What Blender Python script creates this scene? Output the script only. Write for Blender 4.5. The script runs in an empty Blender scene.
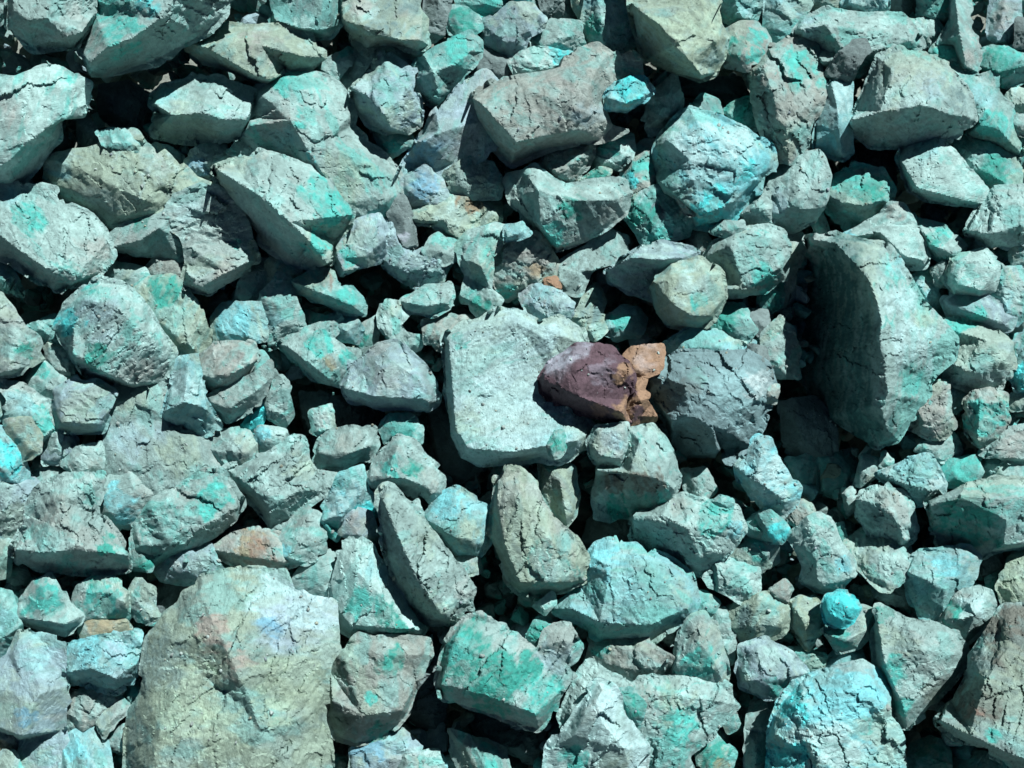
import bpy, math, zlib
import numpy as np
from mathutils import Vector, Matrix
from mathutils.geometry import delaunay_2d_cdt

# ------------------------------------------------------------------
# A rubble bank of copper-stained rocks, seen from close in front.
# The bank is a slope of 30 degrees; U runs along it, V up it, N out of it.
# ------------------------------------------------------------------
S = 0.002                       # metres per plan unit of the rock tables
SLOPE = math.radians(30)
UX = np.array([1.0, 0, 0])
VX = np.array([0, math.cos(SLOPE), math.sin(SLOPE)])
NX = np.array([0, -math.sin(SLOPE), math.cos(SLOPE)])
O = np.array([0, 0, 1.15])      # a point on the face of the bank
FOC = 887.0
OFF = math.radians(13)          # the view leans this much off the bank's normal
D = FOC * S
CAM = np.array([0, -D * math.sin(OFF), D * math.cos(OFF)])     # in U, V, N
FW = np.array([0, math.sin(OFF), -math.cos(OFF)])
UP = np.array([0, math.cos(OFF), math.sin(OFF)])
BASE = -150.0                    # depth of the bed under the rocks, plan units

def to_world(u):
    return O + u[..., 0:1] * UX + u[..., 1:2] * VX + u[..., 2:3] * NX

def at(p):
    """plan x, plan y, height -> world"""
    d = FW + ((p[:, 0:1] - 512) / FOC) * np.array([1.0, 0, 0]) - ((p[:, 1:2] - 384) / FOC) * UP
    t = (p[:, 2] * S - CAM[2]) / d[:, 2]
    return to_world(CAM + d * t[:, None])

# ---------------------------------------------------------------- noise
def hsh(i, j, k, s):
    n = (i * 374761393 + j * 668265263 + k * 2147483647 + s * 1274126177) & 0xFFFFFFFF
    n = ((n ^ (n >> 13)) * 1274126177) & 0xFFFFFFFF
    n = ((n ^ (n >> 16)) * 2246822519) & 0xFFFFFFFF
    return ((n ^ (n >> 15)) & 0xFFFFFF) / float(0xFFFFFF) * 2 - 1

def vnoise(p, s=0):
    f = np.floor(p); q = p - f; f = f.astype(np.int64)
    q = q * q * q * (q * (q * 6 - 15) + 10)
    r = 0
    for a in (0, 1):
        wa = q[:, 0] if a else 1 - q[:, 0]
        for b in (0, 1):
            wb = q[:, 1] if b else 1 - q[:, 1]
            for c in (0, 1):
                wc = q[:, 2] if c else 1 - q[:, 2]
                r = r + wa * wb * wc * hsh(f[:, 0] + a, f[:, 1] + b, f[:, 2] + c, s)
    return r

def fbm(p, o=3, s=0):
    r = 0; a = 1.0; t = 0
    for k in range(o):
        r = r + a * vnoise(p, s + k * 17); t += a; p = p * 2.03 + 11.3; a *= 0.5
    return r / t

def sstep(e0, e1, x):
    t = np.clip((x - e0) / (e1 - e0), 0, 1)
    return t * t * (3 - 2 * t)

# ---------------------------------------------------------------- mineral colours
PAL = {
 'g': (.42, .545, .53), 'w': (.53, .69, .67), 't': (.22, .50, .48), 'c': (.34, .63, .67), 'C': (.28, .70, .77),
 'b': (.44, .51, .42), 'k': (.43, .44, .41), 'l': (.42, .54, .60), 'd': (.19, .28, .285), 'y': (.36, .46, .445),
 'P': (.22, .20, .25), 'p': (.125, .085, .108), 'o': (.37, .255, .17), 'm': (.22, .38, .41), 'r': (.38, .22, .18), 'Q': (.10, .76, .80), 'T': (.11, .55, .50), 'R': (.55, .38, .34),
 'E': (.05, .38, .32), 'e': (.055, .15, .15), 'B': (.20, .45, .64), 'W': (.58, .75, .77), 'K': (.48, .43, .41), 'O': (.46, .30, .17),  # near-black green: crust on the biggest boulder, also deepens its shaded face
 'n': (.22, .20, .175), 'Y': (.49, .55, .42), 'L': (.53, .62, .74),
}

def seed_of(txt):
    return zlib.crc32(txt.encode()) & 0x7FFFFFFF

# ---------------------------------------------------------------- rocks
def inside(poly, x, y):
    c = False; n = len(poly)
    for i in range(n):
        x1, y1 = poly[i]; x2, y2 = poly[(i + 1) % n]
        if (y1 > y) != (y2 > y) and x < (x2 - x1) * (y - y1) / (y2 - y1) + x1:
            c = not c
    return c

def area(poly):
    x, y = poly[:, 0], poly[:, 1]
    return 0.5 * np.sum(x * np.roll(y, -1) - np.roll(x, -1) * y)

def kernel_centre(poly):
    """a point that sees every side of the outline, as far as there is one"""
    a = poly; e = np.roll(poly, -1, 0) - poly
    n = np.stack([-e[:, 1], e[:, 0]], 1) / (np.linalg.norm(e, axis=1)[:, None] + 1e-9)
    lo, hi = poly.min(0), poly.max(0)
    best = None
    c = poly.mean(0)
    for rng_ in (1.0, 0.25):
        gx = np.linspace(-.5, .5, 25) * (hi - lo)[0] * rng_ + ((lo + hi) / 2 if best is None else best)[0]
        gy = np.linspace(-.5, .5, 25) * (hi - lo)[1] * rng_ + ((lo + hi) / 2 if best is None else best)[1]
        P = np.stack(np.meshgrid(gx, gy), -1).reshape(-1, 2)
        dmin = np.full(len(P), 1e9)
        for i in range(len(a)):
            dmin = np.minimum(dmin, (P - a[i]) @ n[i])
        best = P[np.argmax(dmin)]
    return best

SUN2 = np.array([0.49, -0.87])      # direction the light comes from, in plan (y down)

def coarse_surface(poly, oh, crest, lines):
    """triangles of the faceted top: outline + ridge points, ridge lines kept as edges"""
    pts = [Vector((p[0], p[1])) for p in poly]; hs = list(oh); ed = []
    for ln in lines:
        prev = None
        for (x, y, h) in ln:
            k = None
            for q in range(len(poly), len(pts)):
                if abs(pts[q].x - x) < .01 and abs(pts[q].y - y) < .01: k = q
            if k is None:
                pts.append(Vector((x, y))); hs.append(h); k = len(pts) - 1
            if prev is not None: ed.append((prev, k))
            prev = k
    for (x, y, h) in crest:
        pts.append(Vector((x, y))); hs.append(h)
    v, e, f, ov, oe, of = delaunay_2d_cdt(pts, ed, [list(range(len(poly)))], 1, 1e-4)
    H = []
    for i, o in enumerate(ov):
        if len(o): H.append(hs[o[0]])
        else:
            dd = [(pts[j] - v[i]).length for j in range(len(pts))]
            j = sorted(range(len(pts)), key=lambda q: dd[q])[:2]
            w0, w1 = 1 / (dd[j[0]] + .1), 1 / (dd[j[1]] + .1)
            H.append((hs[j[0]] * w0 + hs[j[1]] * w1) / (w0 + w1))
    return np.array([[p.x, p.y] for p in v]), np.array(H), [t for t in f if len(t) == 3]

def sample(P, V, H, T):
    best = np.full(len(P), -1e9); out = np.zeros(len(P))
    for t in T:
        a, b, c = V[t[0]], V[t[1]], V[t[2]]
        det = (b[0] - a[0]) * (c[1] - a[1]) - (c[0] - a[0]) * (b[1] - a[1])
        if abs(det) < 1e-9: continue
        u = ((P[:, 0] - a[0]) * (c[1] - a[1]) - (c[0] - a[0]) * (P[:, 1] - a[1])) / det
        w = ((b[0] - a[0]) * (P[:, 1] - a[1]) - (P[:, 0] - a[0]) * (b[1] - a[1])) / det
        la, lb, lc = np.linalg.norm(c - b), np.linalg.norm(c - a), np.linalg.norm(b - a)
        ad = abs(det)                                # distances to the three sides, in plan units
        m = np.minimum(np.minimum(u * ad / lb, w * ad / lc), (1 - u - w) * ad / la)
        cu, cw = np.clip(u, 0, 1), np.clip(w, 0, 1)
        s = np.maximum(cu + cw, 1); cu, cw = cu / s, cw / s
        h = H[t[0]] * (1 - cu - cw) + H[t[1]] * cu + H[t[2]] * cw
        k = m > best
        best[k] = m[k]; out[k] = h[k]
    return out

STEP = 1.4
COUNT = [0]

def link_mesh(name, verts_w, faces_tri, faces_quad, col, mat, origin, sharp=0):
    me = bpy.data.meshes.new(name)
    nv = len(verts_w)
    me.vertices.add(nv)
    me.vertices.foreach_set('co', (verts_w - origin).astype(np.float32).ravel())
    nt, nq = len(faces_tri), len(faces_quad)
    loops = np.concatenate([faces_tri.ravel(), faces_quad.ravel()]).astype(np.int32)
    me.loops.add(len(loops)); me.loops.foreach_set('vertex_index', loops)
    me.polygons.add(nt + nq)
    st = np.concatenate([np.arange(nt) * 3, nt * 3 + np.arange(nq) * 4]).astype(np.int32)
    me.polygons.foreach_set('loop_start', st)
    me.update(calc_edges=True)
    me.polygons.foreach_set('use_smooth', np.ones(nt + nq, dtype=bool))
    at_ = me.color_attributes.new('mineral', 'FLOAT_COLOR', 'POINT')
    at_.data.foreach_set('color', np.concatenate([col, np.ones((nv, 1))], 1).astype(np.float32).ravel())
    me.materials.append(mat)
    if sharp: me.set_sharp_from_angle(angle=math.radians(sharp))
    o = bpy.data.objects.new(name, me)
    o.location = Vector(origin)
    bpy.context.scene.collection.objects.link(o)
    return o

def normals(P, tri, quad):
    F = np.concatenate([tri, quad[:, [0, 1, 2]], quad[:, [0, 2, 3]]])
    n = np.cross(P[F[:, 1]] - P[F[:, 0]], P[F[:, 2]] - P[F[:, 0]])
    N = np.zeros_like(P)
    for k in range(3):
        for a in range(3):
            N[:, a] += np.bincount(F[:, k], n[:, a], len(P))
    return N / (np.linalg.norm(N, axis=1)[:, None] + 1e-9)

def colours(P, rng, size, base, patches, wash=.3):
    """mineral staining: base stone, mottling, and patches"""
    o = rng.uniform(0, 900, 3)
    b = np.array(PAL[base]) * rng.uniform(.90, 1.10)
    C = np.tile(b, (len(P), 1))
    # the grain of the rock: everything streaks along its bedding
    u = rng.normal(0, 1, 3); u[2] *= .4; u /= np.linalg.norm(u)
    st = rng.uniform(.25, .6)
    Q = P + (P @ u)[:, None] * u * (st - 1)
    n1 = fbm(P / (size * .33) + o, 4, 3)
    n2 = fbm(Q / (size * .13 + 3) + o + 40, 5, 9)
    n3 = fbm(Q / 4.5 + o + 80, 3, 21)
    def mix(col, m):
        C[:] = C * (1 - m[:, None]) + np.array(col) * m[:, None]
    dark = base in 'podm'
    if not dark:
        mix(np.array(PAL['w']), {'m': .12, 'd': .2, 'y': .45, 'k': .45, 'b': .5}.get(base, .62) * sstep(.02, .3, n1 + .35 * n3))
        if base not in 'QTE':
            mix(np.array(PAL['y']) * .9, (.15 if base == 'm' else .6) * sstep(.08, .32, -n1 + .6 * n2))
        mix(PAL['t'], wash * 1.5 * sstep(.02, .28, n2 + .3 * n3 - .05))
        if rng.random() < .4: mix(PAL['K'], .4 * sstep(.12, .32, fbm(Q / (size * .4) + o + 200, 4, 31) + .25 * n3))
        if rng.random() < .45: mix(PAL['b'], .55 * sstep(.08, .3, fbm(Q / (size * .5) + o + 250, 4, 33) + .25 * n3))
        if base in 'tcCgw' and rng.random() < .6:
            mix(PAL['T'], rng.uniform(.25, .6) * sstep(.17, .30, fbm(Q / (size * .20 + 3) + o + 300, 5, 41) + .3 * n3))
        # thin veins
        if rng.random() < .7:
            vn = np.abs(fbm(Q / (size * .4 + 4) + o + 400, 4, 45))
            mix(PAL['T' if rng.random() < .6 else 'W'], .6 * sstep(.028, .006, vn) * sstep(-.1, .2, n1))
    for (x, y, r, k) in patches:  # mostly stains
        q = P - np.array([x, y, 0]); q[:, 2] *= .15
        d = np.linalg.norm(q, axis=1) / r + 1.0 * fbm(Q / (r * .45 + 2) + o + x, 5, 51)
        soft = k in 'gwybkltcKLed'
        m = sstep(1.08, .45 if soft else .78, d) * (.50 + .50 * sstep(-.22, .12, n3 + .7 * n2))
        mix(PAL[k], m * (.95 if k in 'QTECedPpon' else .7))
    C *= (1 + .17 * n3 + .20 * n2)[:, None]
    if not dark: C *= np.array([.80, .985, .99])
    # pits and grains of darker mineral
    g = fbm(P / 2.3 + o + 500, 2, 61)
    C *= (1 - rng.uniform(.1, .4) * sstep(.28, .6, g))[:, None]
    return np.clip(C * .62, .012, .6)

def make_rock(line, mat, groups):
    f = line.split('|')
    lv = float(f[0]); label = f[5]
    raw = [[float(a) for a in p.split(',')] for p in f[1].split()]
    poly = np.array([q[:2] for q in raw]); xh = [q[2] if len(q) > 2 else None for q in raw]
    rng = np.random.default_rng(seed_of(label))
    if area(poly) < 0: poly = poly[::-1].copy(); xh = xh[::-1]
    A = abs(area(poly)); size0 = math.sqrt(A)
    e_ = max(14, .5 * size0)                        # what the picture's edge cuts off goes on behind it
    poly[:, 0] = np.where(poly[:, 0] <= -7, poly[:, 0] - e_ * .7, np.where(poly[:, 0] >= 1030, poly[:, 0] + e_ * .7, poly[:, 0]))
    poly[:, 1] = np.where(poly[:, 1] <= -7, poly[:, 1] - e_, np.where(poly[:, 1] >= 775, poly[:, 1] + e_, poly[:, 1]))
    rough = float(f[3][1:] or 0) or rng.uniform(.6, 1.15)
    A = abs(area(poly)); size = math.sqrt(A)
    c = kernel_centre(poly)
    lines = [[tuple(float(a) for a in p.split(',')) for p in l.split()] for l in f[2].split(';') if l.strip()]
    patches = [(float(a), float(b), float(r), k) for a, b, r, k in (p.split(',') for p in f[4].split())]
    pts = []
    if not lines:
        p = size * rng.uniform(.24, .36)
        n = len(poly)
        if rng.random() < .85:
            # a ridge along the longer way, set back towards the shaded side
            w = poly - c; cov = w.T @ w; ev, evec = np.linalg.eigh(cov); ax = evec[:, 1]
            Lr = math.sqrt(ev[1] / n) * rng.uniform(.45, .75)
            ax = ax + rng.normal(0, .25, 2); ax /= np.linalg.norm(ax)
            s0 = c - SUN2 * size * rng.uniform(.08, .2)
            for t in (-1, rng.uniform(-.3, .3), 1):
                q = s0 + ax * Lr * t + rng.normal(0, .05, 2) * size
                for sh in (1, .7, .4):
                    qq = c + (q - c) * sh
                    if inside(poly, qq[0], qq[1]): pts.append((qq[0], qq[1], p * rng.uniform(.85, 1.25))); break
        else:
            tilt = rng.uniform(-.3, .3, 2)
            ring = []
            for i in range(n):
                q = c + (poly[i] - c) * rng.uniform(.66, .86) - SUN2 * .05 * size
                ring.append((q[0], q[1], max(.3 * p, p * rng.uniform(.85, 1.1) + (q - c) @ tilt)))
            if n > 6:
                keep = sorted(rng.choice(n, max(4, int(n * .6)), replace=False)); ring = [ring[i] for i in keep]
            pts = [r for r in ring if inside(poly, r[0], r[1])]
        hm = p
    else:
        hm = np.mean([q[2] for l in lines for q in l])
        lines = [[q for q in l] for l in lines]
    dirs = (poly - c) / (np.linalg.norm(poly - c, axis=1)[:, None] + 1e-6)
    if lines: oh = hm * np.clip(.42 * (dirs @ SUN2) + .08, -.6, 1) + rng.uniform(-.06, .06, len(poly)) * hm
    else: oh = hm * np.clip(.42 * (dirs @ SUN2) + .30, -.1, 1) + rng.uniform(-.12, .12, len(poly)) * hm
    for i, q in enumerate(xh):
        if q is not None: oh[i] = q
    V, H, T = coarse_surface(poly, oh, pts, lines)
    # dense outline
    ring = []
    n = len(poly)
    step = STEP if size < 170 else STEP * 1.12
    for i in range(n):
        a, b = poly[i], poly[(i + 1) % n]
        L = np.linalg.norm(b - a); m = max(1, int(round(L / step)))
        for k in range(m): ring.append(a + (b - a) * k / m)
    ring = np.array(ring)
    K = len(ring)
    for _ in range(1): ring = (ring * 2 + np.roll(ring, 1, 0) + np.roll(ring, -1, 0)) / 4
    tan = np.roll(ring, -1, 0) - np.roll(ring, 1, 0)
    nn = np.stack([tan[:, 1], -tan[:, 0]], 1); nn /= np.linalg.norm(nn, axis=1)[:, None] + 1e-9
    off = rng.uniform(0, 500, 3)
    p3 = np.concatenate([ring, np.zeros((K, 1))], 1)
    amp = min(1.1, .3 + size * .008)
    # chipped outline: short straight breaks
    cum = np.concatenate([[0], np.cumsum(np.linalg.norm(np.roll(ring, -1, 0) - ring, axis=1))])
    nk = max(6, int(cum[-1] / (4.5 + size * .10)))
    kp = np.sort(rng.uniform(0, cum[-1], nk)); kv = rng.normal(0, min(2.3, .4 + .022 * size), nk)
    zig = np.interp(cum[:-1], np.concatenate([[kp[-1] - cum[-1]], kp, [kp[0] + cum[-1]]]), np.concatenate([[kv[-1]], kv, [kv[0]]]))
    ring = ring + nn * (zig + amp * fbm(p3 / (size * .10 + 3) + off, 4, 71))[:, None] + nn * min(3.6, 1.2 + size * .026)
    # even spread of points inside it
    lo, hi = ring.min(0), ring.max(0)
    gx, gy = np.arange(lo[0], hi[0], step), np.arange(lo[1], hi[1], step * .87)
    X, Y = np.meshgrid(gx, gy); X = X + (np.arange(len(gy)) % 2)[:, None] * step * .5
    G = np.stack([X.ravel(), Y.ravel()], 1) + rng.uniform(-.28, .28, (X.size, 2)) * step
    ins = np.zeros(len(G), bool); dist = np.full(len(G), 1e9)
    r2 = np.roll(ring, -1, 0)
    for i in range(K):
        (x1, y1), (x2, y2) = ring[i], r2[i]
        if y1 != y2:
            ins ^= ((y1 > G[:, 1]) != (y2 > G[:, 1])) & (G[:, 0] < (x2 - x1) * (G[:, 1] - y1) / (y2 - y1) + x1)
        dist = np.minimum(dist, (G[:, 0] - x1) ** 2 + (G[:, 1] - y1) ** 2)
    dist = np.sqrt(dist)
    ok = ins & (dist > step * .6)
    G, dist = G[ok], dist[ok]
    pv = [Vector(q) for q in ring] + [Vector(q) for q in G]
    v, e, fc, ov, oe, of_ = delaunay_2d_cdt(pv, [], [list(range(K))], 1, 1e-6)
    if len(v) != len(pv) or any(len(o) != 1 or o[0] != i for i, o in enumerate(ov)):
        order = [o[0] if len(o) else 0 for o in ov]
    top_tri = np.array([[q for q in t] for t in fc if len(t) == 3])
    XY = np.array([[q.x, q.y] for q in v])
    dist = np.concatenate([np.zeros(K), dist]) if len(v) == K + len(dist) else np.concatenate([np.zeros(K), np.full(len(v) - K, size * .1)])
    h = sample(XY, V, H, T)
    P = np.concatenate([XY, h[:, None]], 1)
    tl = rng.normal(0, 0.05 if lines else (.18 if rough >= .5 else .06), 2)
    P[:, 2] += np.clip((XY - c) @ tl, -.28 * size, .28 * size)
    # chisel: broad clean breaks across the lumps left by the outline
    for k_ in range((2 if lines else int(rng.integers(5, 9))) if rough >= .5 else 1):
        gr = rng.normal(0, (.45 if lines else .6) if rough >= .5 else .12, 2) + SUN2 * (.12 if k_ % 2 else -.05)
        zp = XY @ gr
        fr = rng.uniform(.008, .03) if lines else rng.uniform(.06, .19)
        t_ = np.quantile(P[:, 2] - zp, 1 - fr)
        P[:, 2] = np.minimum(P[:, 2], np.maximum(zp + t_, P[:, 2] - .22 * size))
    # break the big facets into small fracture planes
    grain = rng.choice([.55, .9, 1.3], p=[.3, .4, .3])
    if size0 > 130: grain = 1.35
    ns = int(np.clip(size / 2.2, 10, 60))
    inner = sstep(0, .16 * size, dist)
    th = rng.uniform(0, math.pi); ax = np.array([math.cos(th), math.sin(th)]); ay = np.array([-ax[1], ax[0]])
    for (cnt, amp_, st, oa) in ((ns, .042 * max(0, min(size, 90) - 8), 1.5, .25), (ns * 4, (.016 * min(size, 100) + .2) * grain, 2.6, .32), (int(min(420, ns * 16)), (.006 * min(size, 100) + .30) * grain, 2.6, .32)):
        sx = c + rng.uniform(-.75, .75, (cnt, 2)) * (poly.max(0) - poly.min(0))
        wx = P[:, :2] + 3.2 * np.stack([fbm(P / 9 + off, 3, 81), fbm(P / 9 + off + 50, 3, 82)], 1) * min(1.5, size / 50)
        sq = np.stack([sx @ ax / st, sx @ ay], 1); wq = np.stack([wx @ ax / st, wx @ ay], 1)
        dd = np.full(len(P), 1e9); idx = np.zeros(len(P), int)
        for i in range(cnt):
            d2 = ((wq - sq[i]) ** 2).sum(1); k = d2 < dd
            dd[k] = d2[k]; idx[k] = i
        gr = rng.normal(0, 1, (cnt, 2)) * np.array([.6, 1.2]); of = rng.uniform(-oa, oa, cnt)
        rr = size / math.sqrt(cnt)
        vv = (gr[idx] * (wq - sq[idx])).sum(1) / rr * .62 + of[idx]
        P[:, 2] += rough * amp_ * np.clip(vv, -1.3, 1.3) * (.5 + .5 * inner)
    # wear: soften fracture edges a little
    E = np.concatenate([top_tri[:, [0, 1]], top_tri[:, [1, 2]], top_tri[:, [2, 0]]])
    for _ in range(1):
        sm = np.bincount(E[:, 0], P[E[:, 1], 2], len(P)) + np.bincount(E[:, 1], P[E[:, 0], 2], len(P))
        ct = np.bincount(E[:, 0], minlength=len(P)) + np.bincount(E[:, 1], minlength=len(P))
        P[:, 2] = .9 * P[:, 2] + .1 * sm / np.maximum(ct, 1)
    # the hidden lower half narrows down to the bed
    depth = max(.7 * size, 22)
    depth = min(depth, lv - BASE + 6)
    Ub = max(4, int(size * .5 / step * .5))
    und = []
    hr = P[:K, 2]
    for k in range(1, Ub + 1):
        a = k / (Ub + 1)
        sc = math.cos(a * math.pi / 2) ** .55 * (1 - .04)
        zz = hr * (1 - a) - depth * math.sin(a * math.pi / 2)
        und.append(np.concatenate([c + (ring - c) * sc, zz[:, None]], 1))
    n0 = len(P)
    P = np.concatenate([P] + und + [[[c[0], c[1], -depth]]])
    k = np.arange(K); k2 = (k + 1) % K
    rows = [k] + [n0 + r * K + k for r in range(Ub)]
    quad = np.concatenate([np.stack([rows[r], rows[r + 1], np.roll(rows[r + 1], -1), np.roll(rows[r], -1)], 1) for r in range(Ub)])
    cap = np.stack([rows[-1], np.full(K, len(P) - 1), np.roll(rows[-1], -1)], 1)
    P[:, 1] *= -1                                   # plan y runs down: flip for a right-handed frame
    # one winding for all: top triangles must face up, the skirt follows the outline's direction
    t = top_tri
    up = np.cross(P[t[:, 1], :2] - P[t[:, 0], :2], P[t[:, 2], :2] - P[t[:, 0], :2]) < 0
    t[up] = t[up][:, ::-1]
    ar = np.sum(P[k, 0] * P[k2, 1] - P[k2, 0] * P[k, 1])
    if ar < 0: quad = quad[:, ::-1]; cap = cap[:, ::-1]
    tri = np.concatenate([t, cap])
    N = normals(P, tri, quad)
    q3 = P + off
    # roughness of the broken stone: lumps, strata, grit
    sd = rng.normal(0, 1, 3); sd /= np.linalg.norm(sd)
    along = q3 @ sd
    q4 = q3 - .82 * along[:, None] * sd
    str_ = np.stack([along / rng.uniform(3, 7), q4[:, 0] / 34, q4[:, 1] / 34], 1)
    sn = fbm(str_ + .6 * fbm(q3 / 25, 2, 5)[:, None], 3, 91)
    rid = 1 - np.abs(fbm(q3 / (size * .22 + 5), 4, 95)) * 2.2
    disp = min(1.0, .011 * size + .1) * fbm(q3 / (size * .10 + 3.0), 4, 93)
    disp += rng.uniform(.2, 1.2) * min(1.2, .012 * size + .3) * sn
    disp -= rng.uniform(.1, .85) * min(1.3, .010 * size + .15) * sstep(.90, .99, rid) * sstep(-.1, .25, fbm(q3 / (size * .3 + 4) + 70, 2, 96))            # cracks
    disp *= rough * (.55 if size < 34 else .8)
    rg = 1 - 2 * np.abs(fbm(np.stack([along / 2.4, q4[:, 0] / 9, q4[:, 1] / 9], 1) + .5 * fbm(q3 / 8, 2, 98)[:, None], 3, 99))
    disp += .42 * grain * rg + .34 * grain * fbm(q3 / 2.4, 2, 97)
    P = P + N * disp[:, None]
    P[:, 1] *= -1
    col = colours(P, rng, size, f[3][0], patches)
    P[:, 2] += lv
    W = at(P)
    origin = at(np.array([[c[0], c[1], lv - depth]]))[0]
    big = size0 > 88
    small = size0 < 30
    name = 'boulder' if big else ('stone' if small else 'rock')
    o = link_mesh(name, W, tri, quad, col, mat, origin, 30)
    cat = name
    o['label'] = label; o['category'] = cat
    o['group'] = {'boulder': 'boulders of the rubble bank', 'rock': 'rocks of the rubble bank', 'stone': 'small stones of the rubble bank'}[name]
    return o

# ---------------------------------------------------------------- material
def stone_material(name):
    m = bpy.data.materials.new(name); m.use_nodes = True
    nt = m.node_tree; nt.nodes.clear(); L = nt.links.new
    def nd(t, **k):
        n = nt.nodes.new(t)
        for a, b in k.items(): setattr(n, a, b)
        return n
    out = nd('ShaderNodeOutputMaterial'); bs = nd('ShaderNodeBsdfPrincipled')
    L(bs.outputs[0], out.inputs[0])
    at_ = nd('ShaderNodeAttribute', attribute_name='mineral')
    tc = nd('ShaderNodeTexCoord'); oi = nd('ShaderNodeObjectInfo')
    add = nd('ShaderNodeVectorMath', operation='ADD'); mul = nd('ShaderNodeMath', operation='MULTIPLY'); mul.inputs[1].default_value = 37
    sc_ = nd('ShaderNodeMapRange'); sc_.inputs[3].default_value = .45; sc_.inputs[4].default_value = 1.35
    vs = nd('ShaderNodeVectorMath', operation='SCALE'); L(oi.outputs['Random'], sc_.inputs[0]); L(sc_.outputs[0], vs.inputs['Scale']); L(tc.outputs['Object'], vs.inputs[0])
    L(oi.outputs['Random'], mul.inputs[0]); L(vs.outputs[0], add.inputs[0]); L(mul.outputs[0], add.inputs[1])
    def noise(sc, det=6, rough=.6, dist=0.0):
        n = nd('ShaderNodeTexNoise'); n.inputs['Scale'].default_value = sc; n.inputs['Detail'].default_value = det
        n.inputs['Roughness'].default_value = rough; n.inputs['Distortion'].default_value = dist
        L(add.outputs[0], n.inputs['Vector']); return n
    n1 = noise(60, 8, .65, .3); n2 = noise(330, 5, .7); n3 = noise(900, 3, .6)
    r1 = nd('ShaderNodeMapRange'); r1.inputs[1].default_value = .32; r1.inputs[2].default_value = .68; r1.inputs[3].default_value = .80; r1.inputs[4].default_value = 1.16
    L(n1.outputs['Fac'], r1.inputs[0])
    r2 = nd('ShaderNodeMapRange'); r2.inputs[1].default_value = .33; r2.inputs[2].default_value = .62; r2.inputs[3].default_value = .88; r2.inputs[4].default_value = 1.08
    L(n2.outputs['Fac'], r2.inputs[0])
    mm = nd('ShaderNodeMath', operation='MULTIPLY'); L(r1.outputs[0], mm.inputs[0]); L(r2.outputs[0], mm.inputs[1])
    mx = nd('ShaderNodeMix', data_type='RGBA', blend_type='MULTIPLY'); mx.inputs[0].default_value = 1
    L(at_.outputs['Color'], mx.inputs[6]); L(mm.outputs[0], mx.inputs[7])
    L(mx.outputs[2], bs.inputs['Base Color'])
    bs.inputs['Roughness'].default_value = .82
    bs.inputs['Specular IOR Level'].default_value = .28
    # relief finer than the mesh
    vor = nd('ShaderNodeTexVoronoi', feature='F1'); vor.inputs['Scale'].default_value = 120
    L(add.outputs[0], vor.inputs['Vector'])
    h1 = nd('ShaderNodeMath', operation='MULTIPLY_ADD'); h1.inputs[1].default_value = .3
    L(n2.outputs['Fac'], h1.inputs[0]); L(n1.outputs['Fac'], h1.inputs[2])
    h2 = nd('ShaderNodeMath', operation='MULTIPLY_ADD'); h2.inputs[1].default_value = .05
    L(vor.outputs['Distance'], h2.inputs[0]); L(h1.outputs[0], h2.inputs[2])
    h3 = nd('ShaderNodeMath', operation='MULTIPLY_ADD'); h3.inputs[1].default_value = .16
    L(n3.outputs['Fac'], h3.inputs[0]); L(h2.outputs[0], h3.inputs[2])
    vr = nd('ShaderNodeVectorRotate', rotation_type='AXIS_ANGLE'); vr.inputs['Axis'].default_value = (.7, .5, .4)
    an = nd('ShaderNodeMath', operation='MULTIPLY'); an.inputs[1].default_value = 41; L(oi.outputs['Random'], an.inputs[0]); L(an.outputs[0], vr.inputs['Angle']); L(add.outputs[0], vr.inputs['Vector'])
    mp = nd('ShaderNodeMapping'); mp.inputs['Scale'].default_value = (1, 1.3, 5.5); L(vr.outputs[0], mp.inputs['Vector'])
    ns = nd('ShaderNodeTexNoise'); ns.inputs['Scale'].default_value = 55; ns.inputs['Detail'].default_value = 7; ns.inputs['Roughness'].default_value = .62; ns.inputs['Distortion'].default_value = .5
    L(mp.outputs[0], ns.inputs['Vector'])
    ab = nd('ShaderNodeMath', operation='SUBTRACT'); ab.inputs[1].default_value = .5; L(ns.outputs['Fac'], ab.inputs[0])
    ab2 = nd('ShaderNodeMath', operation='ABSOLUTE'); L(ab.outputs[0], ab2.inputs[0])
    h4 = nd('ShaderNodeMath', operation='MULTIPLY_ADD'); h4.inputs[1].default_value = -1.5
    L(ab2.outputs[0], h4.inputs[0]); L(h3.outputs[0], h4.inputs[2]); h3 = h4
    bp = nd('ShaderNodeBump'); bp.inputs['Strength'].default_value = .6; bp.inputs['Distance'].default_value = .006
    L(h3.outputs[0], bp.inputs['Height']); L(bp.outputs[0], bs.inputs['Normal'])
    return m

# ---------------------------------------------------------------- loose stones: too many and too small to count
def ico(sub):
    import bmesh
    bm = bmesh.new(); bmesh.ops.create_icosphere(bm, subdivisions=sub, radius=1)
    v = np.array([x.co[:] for x in bm.verts]); f = np.array([[q.index for q in x.verts] for x in bm.faces]); bm.free()
    return v, f

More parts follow.
